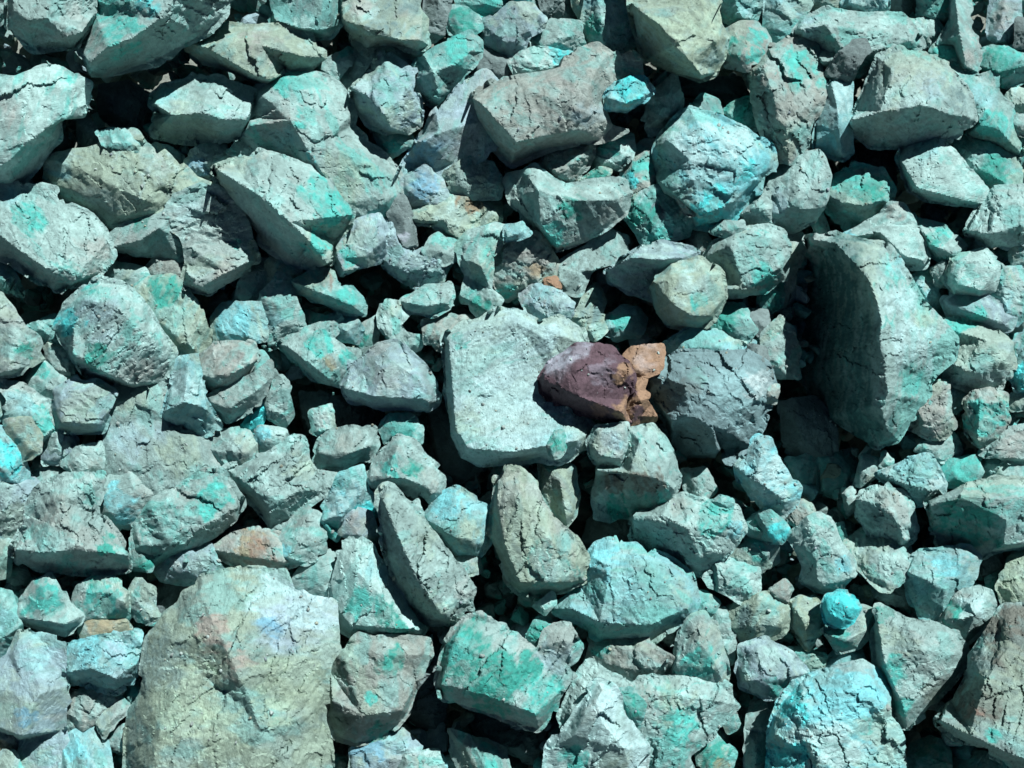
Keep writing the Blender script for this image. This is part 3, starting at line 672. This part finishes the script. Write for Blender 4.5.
28|211,318 222,304 240,305 263,302 267,340 240,346 214,344||c|230,325,18,C|pale blue stone right of the broad green-buff rock
40|195,362 212,345 240,342 251,344 259,358 245,377 230,389 213,389 197,381|200,374,12 220,380,22 250,364,16;215,352,16 240,350,20|k|225,360,22,K|tan-brown stone on top of the pale prism
42|162,416 172,385 180,358 197,355 201,370 204,392 216,420 219,428 207,436 180,428 165,421|166,410,18 184,402,28 206,407,26;184,402,28 188,365,20|c|185,385,16,W|pale aqua prism with a shaded foot left of the tan-brown stone
44|207,396 225,386 255,375 271,361 273,376 259,403 242,415 228,422 211,413|212,402,10 228,408,18 255,392,14|y||grey rounded stone under the tan-brown stone
30|240,429 252,412 262,398 269,374 274,378 268,405 259,433 248,434||t|256,412,24,Q|narrow vivid turquoise strip of rock beside the grey rounded stone
36|212,440 220,431 246,431 263,445 263,459 250,469 228,461 214,456||g|245,452,12,k|small lumpy grey stone below the narrow turquoise strip
36|112,395 120,384 165,387 163,420 180,432 212,437 218,460 224,476 205,484 185,494 160,504 148,520 125,500 103,472 104,430|112,400,6 150,405,12 185,440,13 205,470,8;115,460,8 150,470,13 185,440,13|y.6|175,450,24,b 135,395,22,b 130,440,30,l|large smooth grey-buff slab with fine scratches, left of the middle
38|101,513 102,495 110,479 135,469 153,478 152,496 141,513 130,526 118,529 107,521||g|119,506,18,C|grey stone with a round bright turquoise patch at the end of the smooth slab
38|131,556 134,521 150,498 175,489 205,474 223,472 241,505 236,521 215,537 200,547 170,560 150,567|140,545,16 170,545,28 232,510,24;150,505,18 190,505,22 222,482,16|g|215,497,15,T 205,512,10,T 170,530,24,t|grey rock with a turquoise eye-shaped hollow below the smooth slab
44|52,410 53,390 70,381 100,382 113,392 111,408 103,431 80,434 58,429|55,405,10 62,422,20 98,424,20;60,392,14 100,390,18|l||bluish grey blocky rock left of the smooth slab
28|-8,365 8,383 22,386 50,404 56,428 76,440 68,456 45,463 41,446 28,457 8,432 7,400||w|45,420,16,T 25,405,18,c|long pale mint rock sloping down from the left edge
46|5,421 30,417 41,435 39,453 22,462 11,441||b||buff stone beneath the long pale mint rock
32|41,459 48,443 72,438 76,448 58,464 46,465||l||small blue-grey stone above the small white block
36|61,464 75,448 102,444 106,470 80,480||w|95,465,10,k|small white faceted block left of the smooth slab
22|29,473 38,455 52,465 72,473 55,484 42,497 33,489||y||small grey stone left of the small white faceted block
40|-8,416 3,427 22,454 29,470 31,482 -8,482||c|8,458,17,Q|bright cyan stone on the left edge
32|-8,472 28,475 41,493 28,506 25,521 15,534 -8,541||l|5,490,16,g|grey-blue rock on the left edge under the bright cyan stone
20|-8,535 17,532 16,546 10,577 -8,582||g||pale stone on the left edge left of the rusty buff slab
26|-8,383 5,383 6,418 -8,426||t||narrow teal stone cut by the left edge above the bright cyan stone
42|14,551 27,528 25,508 45,487 65,477 103,474 99,500 98,515 115,532 131,557 129,569 80,573 40,570 17,564|16,549,24 40,552,38 80,549,40 128,555,28;40,552,38 60,500,30 90,490,26|g|60,520,28,k 107,545,11,E 45,535,20,t|wide rusty buff slab with a dark straight front edge at left
38|130,538 140,534 156,560 151,571 133,570||t|143,562,8,E|small greenish stone right of the rusty buff slab
30|154,569 165,555 190,542 210,544 223,570 216,587 185,586 160,582||l|200,560,12,g|pale grey stone above the large corner boulder's left shoulder
36|210,549 240,534 258,527 290,540 298,562 262,572 238,564 224,558|215,550,8 245,556,18 285,562,14;245,540,14 275,545,16|k|250,546,15,O 262,556,18,r 228,545,12,K|pink and orange stained rock above the large olive corner boulder
40|273,556 285,528 305,506 321,515 325,540 326,551 306,563 290,562||g|300,520,12,k 282,550,10,C|mottled green-grey stone right of the pink and orange stained rock
36|224,468 240,462 256,458 272,452 289,440 303,439 307,458 315,473 339,477 325,491 305,503 290,519 278,534 270,527 258,507 242,490|245,482,16 270,505,28 300,490,22;260,468,22 295,455,24|g|300,470,18,b 260,480,14,w|large pale creased rock left of the bright cyan split stone
38|255,431 262,427 287,430 287,446 273,457 261,452||w|262,434,8,C|small pale stone sitting on the creased rock's upper corner
34|261,382 275,369 288,382 292,415 284,427 268,419 262,400||g||upright grey stone right of the narrow turquoise strip
40|252,352 262,351 271,365 259,386 249,381||t||small teal stone above the upright grey stone
32|260,292 278,272 290,280 293,295 304,318 304,331 285,343 268,347 261,326||g|280,300,16,t 270,320,12,c|long pale teal rock below the striped slab's lower edge
26|265,263 283,242 303,275 288,278 270,282||b|282,252,7,d 290,265,9,t|triangular greenish stone in the shade of the turquoise-striped slab
42|291,281 315,270 334,271 338,285 363,295 367,305 365,315 340,312 318,302 294,291|294,282,10 320,292,24 350,304,20|t|326,281,9,r 345,298,9,T 305,285,12,b|long flat stone with a rust red spot over a dark gap
34|278,345 305,328 339,317 334,338 345,350 358,352 351,368 341,386 318,382 299,364|285,345,12 305,360,28 330,380,20;315,335,18 340,358,22|g|320,343,14,T 346,360,13,T 329,362,9,O|teal rock with an orange spot and bright turquoise edges
38|304,313 321,315 353,315 363,330 359,344 336,341 329,331 309,323||c|345,330,12,g 325,325,9,T|flat pale aqua stone resting over the orange-spotted teal rock
26|357,329 378,316 382,326 373,346 362,357 356,341||y|365,340,8,E|small grey stone right of the flat pale aqua stone
34|379,314 386,299 396,300 408,312 399,325 406,333 425,337 419,349 405,355 389,341 379,326||w|392,310,12,b|crooked white stone below the black hollow
40|401,301 425,286 449,284 453,295 450,309 430,315 405,312|405,302,8 425,306,14 448,302,10|w|425,298,16,t|small pale green wedge stone above the brown flat stone
30|422,321 450,316 477,318 471,333 446,346 440,349 425,343||k||brown flat-topped stone at the upper left corner of the pale square block
44|341,386 352,365 378,345 396,342 425,366 435,383 436,403 428,411 400,408 375,408 350,400 344,393|345,388,12 374,396,26 430,400,22;374,396,26 388,358,26 420,380,24|l|390,375,20,g 420,395,12,c|grey pointed rock left of the pale square block
54|444,335 470,322 500,312 514,310 542,323 560,317 579,332 583,345 566,365 561,385 593,430 586,446 572,459 560,462 540,457 512,463 480,465 462,457 452,436 447,400 445,365|449,340,24 472,330,28 512,317,28 545,330,30 574,340,22;456,430,26 468,448,26 510,452,28 545,446,26 578,440,22;449,340,24 456,430,26|W.35|470,350,40,w 458,340,8,T 545,430,24,c 520,400,40,W|large pale square flat-topped block at the centre
74|539,378 549,362 577,345 610,351 629,362 633,380 626,400 628,423 610,420 585,414 560,404 542,391|544,374,12 566,366,24 600,366,24 625,370,16;544,380,12 578,396,28 622,412,22;566,366,24 578,396,28|p|558,358,17,L 580,352,14,L 605,375,14,P 626,410,12,o 622,372,10,o 600,412,9,r|dark purple rock resting against the pale square block
62|622,360 630,348 662,346 662,368 646,376 643,390 651,405 656,419 640,422 627,426 623,400 631,380||o|645,355,16,K 638,412,8,p 630,390,8,p|orange-tan rock joined to the right of the dark purple rock
68|588,442 597,427 627,424 629,445 621,467 598,465 591,456|592,445,12 600,456,16 620,458,16;600,432,16 622,430,16|w|612,440,12,l 622,445,6,c|small white cube with a green lower edge on the mottled brown block
48|596,466 620,466 627,428 652,426 666,440 673,452 677,485 671,503 632,516 593,519 591,500 595,475|597,470,24 630,473,40 662,479,38 675,488,24;630,473,40 640,440,36|g|632,482,16,n 650,484,14,n 612,484,12,n 615,508,12,E 640,506,14,E 660,500,12,T|mottled brown and green front-faced block below the orange-tan rock
86|548,446 555,431 562,431 566,448 558,458 549,456||t|557,444,10,E|little dark emerald shard standing on the pale square block's lower edge
40|539,460 556,454 575,467 578,492 575,516 566,527 554,513 540,491|545,470,10 560,480,18 566,515,12|b|552,485,12,k 550,462,8,T 565,505,9,w|banded tan splinter below the little emerald shard
24|682,470 705,469 716,490 700,504 689,501||y||small grey stone under the dark rough block
46|631,518 648,510 670,500 683,495 700,502 722,499 736,508 745,530 731,551 718,563 700,574 675,568 650,554 634,537|633,517,22 662,517,36 688,528,38 700,556,26;688,528,38 725,520,28|w|715,518,18,T 680,505,14,k 735,530,10,C|white rock with a wide dark front face, below the mottled brown block
66|712,502 722,496 733,500 731,509 717,508||t||tiny green pebble on top of the dark-fronted white rock
34|730,556 740,545 748,533 765,533 778,545 779,561 760,571 741,568||g|755,548,14,T|green-white stone right of the dark-fronted white rock
46|743,526 760,511 775,520 786,535 770,541 750,536||t|765,525,12,E|dark teal stone left of the bright turquoise stone and above the green-white stone
38|705,578 712,565 730,559 758,568 758,598 745,604 722,592 709,586||w|735,575,16,t|pale stone below the green-white stone
52|493,510 498,480 508,469 520,472 535,485 545,505 560,525 577,545 587,562 584,581 560,590 540,594 520,592 507,580 499,555 491,535|497,500,22 505,545,36 520,582,28 560,582,26;505,545,36 520,500,34 550,540,34 578,566,20|b|520,520,30,b 545,565,24,w 565,545,12,t|tall buff upright rock with a rounded foot, below the pale square block
44|551,608 580,586 585,560 595,545 610,540 640,545 672,560 691,575 697,603 691,621 665,630 650,640 630,643 600,639 580,622 555,614|570,608,16 600,622,28 650,625,26 688,608,18;600,622,28 610,570,38 650,565,34;610,570,38 590,560,22|c|600,560,18,C 650,605,34,t 620,590,24,c|large aqua boulder with a crumbly lower face below the dark-fronted white rock
50|532,606 552,592 556,605 545,616||w||small white chip at the left tip of the large aqua boulder
34|689,590 705,592 719,603 712,614 697,618||t||small teal flap of rock at the right end of the large aqua boulder
58|380,495 388,488 410,505 426,524 441,545 461,569 474,590 464,616 458,624 430,624 410,607 396,582 388,556 382,525|384,500,22 400,540,40 418,580,40 440,612,26;400,540,40 420,530,28|y|425,540,24,b 440,560,14,w 405,575,24,y|long leaning grey-buff rock like a blade
50|365,480 372,465 385,448 398,436 415,440 432,462 444,478 442,493 430,503 420,491 412,496 402,488 390,490 371,491|370,478,12 385,478,22 405,478,20 432,490,14;385,478,22 398,445,20|g|390,470,12,T 412,468,10,E 430,475,12,k|grey rock split by a green seam, left of the pale square block
36|380,428 390,414 408,413 423,428 422,443 405,442 392,438 384,444||t|400,425,15,T|small teal nub above the green-seamed grey rock
32|314,460 320,440 332,430 355,428 376,428 377,446 370,460 360,458 340,468 319,468|318,452,10 340,456,20 370,446,14|y|345,440,18,k|tan-grey lumpy stone left of the green-seamed grey rock
28|309,412 322,407 332,404 333,428 322,435 312,431||w||little white knobbly stone above the tan-grey lumpy stone
44|317,525 324,508 334,490 340,474 363,465 367,490 379,506 380,515 360,514 343,532 337,542|322,520,10 340,515,18 362,490,14|C|345,500,24,W 368,508,11,Q 330,530,10,T|bright cyan split stone left of the blade-like rock
50|339,533 353,509 371,513 380,548 360,542||l|355,525,14,K|small lavender cube in front of the bright cyan split stone
62|409,507 418,499 424,515 415,519||w||tiny white chip right of the top of the blade-like rock
42|422,517 436,497 456,488 472,498 491,510 493,540 479,558 455,557 433,539|428,520,12 445,530,26 470,545,24;445,530,26 455,500,20 480,520,20|c|450,505,18,C 465,535,16,b 450,530,12,t|teal-topped broken rock between the blade-like rock and the tall buff rock
40|446,553 478,558 481,571 466,576 451,567||y||small grey stone under the teal-topped broken rock
18|479,500 492,492 497,505 490,510||k||tiny brown pebble left of the tall buff rock
46|330,580 341,550 356,538 371,546 391,575 405,600 427,628 421,637 395,639 360,642 339,628 332,610|334,605,14 350,625,24 395,628,24 420,630,14;350,625,24 356,570,30 385,600,28|w|360,605,22,T 388,615,12,E 372,570,18,c 400,632,12,E|pale rock with turquoise streaks left of the blade-like rock
36|290,588 296,573 318,553 339,550 336,570 331,598 305,597||g|315,575,14,t|pale greenish stone at the upper right corner of the large olive corner boulder
50|330,672 336,653 356,642 390,639 427,642 429,655 417,680 407,712 397,725 378,739 355,743 336,736 330,716|333,708,28 362,716,34 402,710,28;345,660,22 385,655,30 420,655,20|k|390,662,16,E 372,700,10,T 380,735,14,E 400,680,16,g|brownish squared rock with green speckles and a dark shelf below, beside the corner boulder
30|350,750 372,742 395,726 422,746 408,759 384,778 352,778||l|370,750,18,B 395,745,14,c|blue-stained stone at the bottom edge below the brownish squared rock
38|387,778 405,756 416,760 416,778||y||small grey stone on the bottom edge right of the blue-stained stone
26|417,753 435,750 454,778 417,778||w||small pale flake on the bottom edge left of the green-sheened stone
60|437,683 447,642 465,618 480,613 500,625 520,640 536,649 547,632 567,625 581,646 573,665 561,690 548,718 538,729 510,720 475,708 446,700|441,685,20 480,692,34 535,714,30;455,640,24 500,655,32 565,640,26|g|480,665,36,E 540,690,26,T 500,690,26,E 460,650,14,T 555,660,18,l 530,665,16,E|large emerald-crusted slab with a notch in its upper edge
54|526,636 535,621 551,626 546,640 536,647||t|538,633,14,E|small emerald piece in the notch of the emerald-crusted slab
26|449,730 470,736 506,748 512,778 470,778||g|490,765,18,T|green-sheened stone on the bottom edge under the emerald-crusted slab
42|560,717 573,686 590,662 605,674 632,684 660,678 690,672 722,686 740,706 714,731 693,756 691,778 600,778|570,712,14 600,690,24 670,695,30 725,702,18;670,695,30 680,745,26|g|668,702,24,b 682,728,18,T 640,700,16,K 650,750,24,t|wide mottled boulder at the bottom behind the white triangular rock
48|670,672 677,640 689,620 705,611 719,632 726,662 724,687 700,692 679,690|676,665,16 700,640,26 718,668,18|g|700,640,20,k 695,665,18,T|upright brownish-teal slab standing on the wide mottled boulder
38|586,666 592,640 612,633 643,640 673,660 671,680 635,686 604,678||k|635,662,20,y 600,648,10,T|flat pinkish-grey stone leaning below the large aqua boulder
30|708,616 724,609 734,640 733,663 726,669 718,640||y||narrow grey slice at the right of the upright brownish-teal slab
22|723,723 736,714 740,728 728,733||t||tiny green stone right of the wide mottled boulder
62|537,778 550,750 568,728 585,696 598,681 612,688 630,718 647,746 639,778|575,735,22 592,710,32 602,690,18;592,710,32 625,750,30|W|590,750,40,w 575,760,14,T 620,765,20,b|white triangular rock rising from the bottom edge
78|612,690 630,689 646,705 641,723 628,723||t|630,706,16,E|emerald patch of rock behind the tip of the white triangular rock
26|699,750 712,734 735,752 729,778 703,778||t|715,755,14,E 720,768,8,O|dark emerald stone at the bottom edge right of the wide mottled boulder
28|742,778 746,730 752,701 776,704 771,735 769,778||y|755,730,14,w|upright grey stone at the bottom edge left of the turquoise boulder
24|661,636 681,630 669,645||w||small white triangular chip below the large aqua boulder
38|729,607 745,602 765,591 780,600 794,616 781,636 760,642 741,640 731,623||b|745,620,12,d 770,610,16,t|buff-green stone with a dark rough left side below the pale stone
40|768,590 785,580 793,590 788,603 776,599||k||small pink chip above the buff-green stone
36|790,602 800,596 818,600 822,612 823,630 808,650 794,631|793,606,8 806,625,14 818,622,8|Y|805,618,20,b|small buff stone left of the vivid turquoise nugget
60|822,607 826,595 838,591 853,596 860,608 854,622 840,629 826,622|827,611,9 838,600,14 851,610,12;827,611,9 842,620,10|Q1.2|840,608,22,Q|vivid turquoise round nugget, the brightest small stone
38|822,630 845,631 855,616 862,605 874,612 873,638 860,648 838,652|826,634,8 845,640,16 866,630,12|g|840,640,10,T|pale stone cupped beneath the vivid turquoise nugget
24|786,650 806,648 825,656 823,667 805,670||t||flat teal stone left below the vivid turquoise nugget
26|825,666 833,651 860,649 864,665 845,672||c|848,660,10,t|small aqua stone above the large turquoise boulder
40|739,645 765,639 790,653 807,673 787,687 781,699 765,699 741,686 738,665|744,680,10 765,682,20 796,676,14;760,652,18 785,660,20|l|775,685,10,T 765,660,20,w|pale lavender rock left of the large turquoise boulder
58|766,742 775,715 783,703 806,677 832,668 862,662 882,678 891,692 894,715 905,728 899,778 766,778|775,735,20 800,705,36 850,690,40 880,705,28;800,705,36 820,760,40 850,690,40|C|790,705,18,Q 830,740,34,W 800,755,18,Q 850,695,30,C 775,765,18,Q|large bright turquoise boulder on the bottom edge
46|873,611 880,602 904,620 938,624 955,634 969,656 959,673 940,693 922,713 906,728 892,712 887,690 877,672 875,640|878,625,16 885,665,26 905,712,24 940,680,22;885,665,26 920,645,34 955,655,22|g|895,670,16,T 905,706,10,T 885,612,10,E 925,660,26,g|large pale green slab right of the turquoise boulder
50|937,623 948,605 960,592 973,587 990,592 994,605 989,621 963,647 952,635|942,622,8 955,620,18 975,615,18|w|953,612,12,E 975,608,14,W 948,615,8,K|white rock with a green left face above the large pale green slab
66|937,722 950,700 968,676 968,655 983,636 1003,607 1032,603 1032,778 1002,760 980,749 955,736|941,720,40 970,735,54 1005,752,50 1032,762,48;970,735,54 985,680,50 1015,640,40|y|1005,640,34,n 980,700,24,n 975,715,12,r 995,735,10,T 1020,715,12,t 1010,670,30,b|big brown boulder in the lower right corner
6|904,778 911,745 930,737 949,745 951,778||t|930,760,14,E|deep shaded green rock at the bottom edge left of the brown corner boulder
4|951,778 955,752 985,752 1002,765 1002,778||t||deep shaded teal rock under the brown corner boulder
34|-8,587 10,593 19,628 9,652 -8,664||t|0,620,14,c|pale teal stone on the left edge near the lower corner
42|9,616 22,600 32,582 50,573 59,586 70,602 84,616 81,623 65,632 40,628 17,621|15,616,8 38,620,18 64,624,18 80,617,8;38,620,18 46,590,22|w|45,600,18,T 30,590,8,K|pale pointed stone with green flecks below the rusty buff slab
40|73,606 76,586 92,576 112,577 129,592 129,616 105,624 82,622||g|100,600,18,T 95,580,9,E|pale turquoise round-topped stone right of the pale pointed stone
34|79,627 95,620 125,618 133,630 104,643 83,644||b|110,627,18,O|ochre stained stone under the pale turquoise round-topped stone
40|128,594 136,579 155,588 155,606 161,617 148,624 127,613||w||white notched stone above the left shoulder of the large olive corner boulder
46|65,645 107,636 139,633 142,655 137,677 115,690 92,684 67,684|67,672,14 90,668,26 115,678,26 136,664,16;90,668,26 100,645,20|c|85,650,18,C 115,650,14,L 120,675,14,l|blue-white block with a dark lower lip left of the large olive corner boulder
32|-8,682 8,656 20,632 38,635 66,642 69,686 66,705 62,730 67,778 32,778 20,740 -8,714||l.4|27,718,12,B 35,655,20,c 45,690,24,l|broad smooth lavender-grey rock at the lower left
24|-8,719 5,727 23,748 12,754 -8,756||k|0,745,9,O|small rust brown stone in the lower left corner
26|-8,753 15,752 35,778 -8,778||g||pale flake of rock in the very lower left corner
30|62,733 68,690 95,687 123,692 98,719 80,729||k|90,705,24,y|brown-grey triangular stone under the blue-white block
36|96,723 120,695 131,708 114,725 104,739||g|118,712,9,y|small pale oblong stone left of the large olive corner boulder
28|121,690 138,679 148,690 141,705 130,707||t|135,690,9,T|small turquoise stone pinched between the blue-white block and the corner boulder
38|60,737 80,728 98,721 107,740 116,778 65,778||c|75,750,12,C 95,740,14,g|pale aqua faceted stone on the bottom edge at left
26|105,743 112,728 127,724 127,754 110,750||y||small grey stone on the bottom edge beside the corner boulder
62|128,778 126,735 129,710 140,692 142,660 148,634 163,612 178,603 184,592 197,586 202,577 225,572 260,569 285,571 293,590 310,600 333,602 335,625 339,650 330,668 325,690 322,720 329,745 333,778|148,700,30 172,640,46 200,592,42;172,640,46 190,662,47 214,684,46 240,702,53;200,592,42 222,640,66 240,680,66 246,690,62;246,690,64 300,662,42 330,640,26;240,702,53 262,735,62 270,778,60;262,735,62 312,712,34;190,662,47 160,730,56 150,778,50;214,684,46 200,740,58|b.9|212,630,20,R 214,618,8,r 240,665,16,R 275,595,34,W 300,620,44,L 268,628,15,B 262,655,9,C 315,600,24,W 300,670,22,w 275,720,7,T 180,700,40,Y 220,735,34,Y 290,690,40,Y 160,660,30,g|largest olive boulder, filling the lower left, with rust and lilac stains
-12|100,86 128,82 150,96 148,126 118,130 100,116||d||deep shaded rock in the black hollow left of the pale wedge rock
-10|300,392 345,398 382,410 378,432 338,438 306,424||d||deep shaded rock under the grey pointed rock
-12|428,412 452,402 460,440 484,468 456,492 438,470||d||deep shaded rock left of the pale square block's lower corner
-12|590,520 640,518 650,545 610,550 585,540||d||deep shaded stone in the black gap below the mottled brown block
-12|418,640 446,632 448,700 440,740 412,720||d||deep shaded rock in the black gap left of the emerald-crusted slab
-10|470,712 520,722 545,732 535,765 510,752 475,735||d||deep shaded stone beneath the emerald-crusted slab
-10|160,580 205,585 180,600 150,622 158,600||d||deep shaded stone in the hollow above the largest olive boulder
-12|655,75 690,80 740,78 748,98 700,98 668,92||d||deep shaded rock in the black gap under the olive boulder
"""

def main():
    sc = bpy.context.scene
    stone = stone_material('copper_stained_stone')
    bed = stone_material('fine_scree')
    for ln in ROCKS.strip().split('\n'):  # front patches of squared and rough blocks hold shade; pale flank patches hold sun
        make_rock(ln, stone, None)
    rng = np.random.default_rng(5)
    keys = list('gwtcblydydg')
    grit = []
    for i in range(2600):
        r = rng.choice([5, 7, 9, 12, 16], p=[.3, .3, .2, .13, .07])
        grit.append((rng.uniform(-40, 1064), rng.uniform(-40, 808), rng.uniform(-95, -45), r * rng.uniform(.8, 1.3), keys[rng.integers(len(keys))]))
    g = loose_stones('gravel', grit, bed, 2, 11)
    g['kind'] = 'stuff'; g['label'] = 'small grey-green gravel lying in the gaps between the rocks'; g['category'] = 'gravel'
    # the rest of the bank, beyond the picture on every side
    rest = []
    tries = 0
    while len(rest) < 1500 and tries < 20000:
        tries += 1
        x, y = rng.uniform(-460, 1484), rng.uniform(-440, 1230)
        r = rng.choice([16, 24, 36, 54]) * rng.uniform(.8, 1.2)
        if -r * 1.35 - 8 < x < 1024 + r * 1.35 + 8 and -r * 1.35 - 8 < y < 768 + r * 1.35 + 8: continue
        rest.append((x, y, (rng.uniform(-70, 0) if r > 20 else rng.uniform(-50, 10)) - (20 if y < 0 else 0), r, keys[rng.integers(len(keys))]))
    g = loose_stones('talus', rest, stone, 3, 12)
    g['kind'] = 'stuff'; g['label'] = 'green-grey broken rubble covering the rest of the bank'; g['category'] = 'talus'

    hollows = [(45, 55, 60), (110, 100, 55), (240, 12, 28), (30, 300, 45), (75, 305, 30), (340, 410, 50), (372, 290, 34), (465, 400, 26), (445, 440, 40),
               (800, 420, 60), (890, 205, 38), (720, 85, 52), (620, 318, 34), (580, 535, 45), (432, 690, 45), (300, 415, 40), (905, 738, 45),
               (190, 598, 34), (505, 738, 40), (350, 390, 30), (465, 590, 24), (700, 480, 30), (560, 25, 20)]
    def hollow(x, y, g=1.0):
        return max((1 - math.hypot(x - a, y - b) / (r * g) for a, b, r in hollows))
    fk = list('gwtcblygdyt')
    fill = []
    for y in np.arange(-60, 840, 33):
        for x in np.arange(-60, 1090, 36):
            px, py = x + rng.uniform(-13, 13), y + rng.uniform(-13, 13)
            hd = max(0, hollow(px, py, 1.25))
            fill.append((px, py, rng.uniform(-58, -30) - 85 * min(1, hd * 2), rng.uniform(22, 32), fk[rng.integers(len(fk))]))
    g = loose_stones('scree', fill, stone, 3, 13)
    g['kind'] = 'stuff'; g['label'] = 'shaded broken scree packed under the rocks'; g['category'] = 'scree'
    chips = []
    for i in range(5200):
        px, py = rng.uniform(-30, 1054), rng.uniform(-30, 798)
        if hollow(px, py) > 0: continue
        chips.append((px, py, rng.uniform(-28, 8), rng.uniform(6, 15), fk[rng.integers(len(fk))]))
    g = loose_stones('rubble', chips, stone, 3, 15)
    g['kind'] = 'stuff'; g['label'] = 'small angular chips filling the cracks between the rocks'; g['category'] = 'rubble'

    # ground: one sheet, level in front, rising as the bank, level again behind
    xs = np.concatenate([[-400, -60, -12], np.linspace(-3, 3, 121), [12, 60, 400]])
    foot = -2.0; head = 2.6                                   # along V, metres from the picture's middle
    prof = []
    zf = O[2] + foot * VX[2] + BASE * S * NX[2]; yf = foot * VX[1] + BASE * S * NX[1]
    zh = O[2] + head * VX[2] + BASE * S * NX[2]; yh = head * VX[1] + BASE * S * NX[1]
    for y in (-400, -60, -12): prof.append((y, zf))
    for t in np.linspace(0, 1, 111): prof.append((yf + (yh - yf) * t, zf + (zh - zf) * t))
    for y in (12, 60, 400): prof.append((y, zh))
    prof = np.array(prof)
    X, J = np.meshgrid(xs, np.arange(len(prof)))
    G = np.stack([X, prof[J, 0], prof[J, 1]], -1).reshape(-1, 3)
    nb = fbm(G * 9, 4, 5) * .03
    G[:, 1] += nb * NX[1]; G[:, 2] += nb * NX[2]
    nx, ny = len(xs), len(prof)
    i, j = np.meshgrid(np.arange(nx - 1), np.arange(ny - 1))
    a = (j * nx + i).ravel()
    quad = np.stack([a, a + 1, a + nx + 1, a + nx], 1)
    gc = np.tile(np.array([.20, .23, .205]), (len(G), 1)) * (1 + .4 * fbm(G * 14, 3, 8))[:, None]
    gr = link_mesh('ground', G, np.zeros((0, 3), int), quad, gc, bed, np.zeros(3))
    gr['kind'] = 'structure'; gr['label'] = 'grey-green gritty ground of the rubble bank'

    # crumbs and dust-grit lying on ledges
    bpy.context.view_layer.update()
    dg = bpy.context.evaluated_depsgraph_get()
    crumbs = []
    org = Vector(to_world(CAM)); Nv = Vector(NX)
    for i in range(1500):
        px, py = rng.uniform(0, 1024), rng.uniform(0, 768)
        w0 = Vector(at(np.array([[px, py, 220.0]]))[0])
        hit, loc, nor, fi, ob, mt = sc.ray_cast(dg, w0, -Nv)
        if not hit or nor.dot(Nv) < .8: continue
        u = np.array(loc) - O
        r = rng.choice([.6, .9, 1.3, 1.8, 2.4], p=[.4, .3, .2, .08, .02])
        q = np.array(loc) + NX * r * S * .35
        crumbs.append((q, r))
    g = crumb_mesh('grit', crumbs, stone, list('gwwlwgby'), 21)
    g['kind'] = 'stuff'; g['label'] = 'pale crumbs and grit lying loose on the rock faces'; g['category'] = 'grit'

    # light
    w = bpy.data.worlds.new('World'); sc.world = w; w.use_nodes = True
    nt = w.node_tree; bg = nt.nodes['Background']
    sky = nt.nodes.new('ShaderNodeTexSky'); sky.sky_type = 'NISHITA'; sky.sun_disc = False
    sky.altitude = 3800; sky.air_density = .22; sky.dust_density = 0.0; sky.ozone_density = 1.0
    sl = np.array([.39, .61, .74]); sl /= np.linalg.norm(sl)
    sw = sl[0] * UX + sl[1] * VX + sl[2] * NX
    sky.sun_elevation = math.asin(sw[2]); sky.sun_rotation = math.atan2(sw[0], sw[1])
    nt.links.new(sky.outputs[0], bg.inputs[0]); bg.inputs[1].default_value = .05
    sd = bpy.data.lights.new('sun', 'SUN'); sd.energy = 5.0; sd.angle = math.radians(.5); sd.color = (1, .985, .955)
    so = bpy.data.objects.new('sun', sd); sc.collection.objects.link(so)
    so.rotation_euler = Vector(sw).to_track_quat('Z', 'Y').to_euler(); so.location = (2, 2, 6)

    cam = bpy.data.cameras.new('camera'); co = bpy.data.objects.new('camera', cam); sc.collection.objects.link(co)
    cam.sensor_width = 36; cam.sensor_fit = 'HORIZONTAL'; cam.lens = 36 * FOC / 1024
    cam.clip_end = 2000; cam.clip_start = .05
    r_ = UX; u_ = UP[1] * VX + UP[2] * NX; b_ = -(FW[1] * VX + FW[2] * NX)
    p_ = to_world(CAM)
    co.matrix_world = Matrix(((r_[0], u_[0], b_[0], p_[0]), (r_[1], u_[1], b_[1], p_[1]), (r_[2], u_[2], b_[2], p_[2]), (0, 0, 0, 1)))
    sc.camera = co
    sc.cycles.diffuse_bounces = 3; sc.cycles.max_bounces = 6
    sc.view_settings.view_transform = 'Standard'; sc.view_settings.look = 'None'
    sc.view_settings.exposure = 0.76; sc.view_settings.gamma = 1.0; sc.view_settings.use_curve_mapping = False

main()
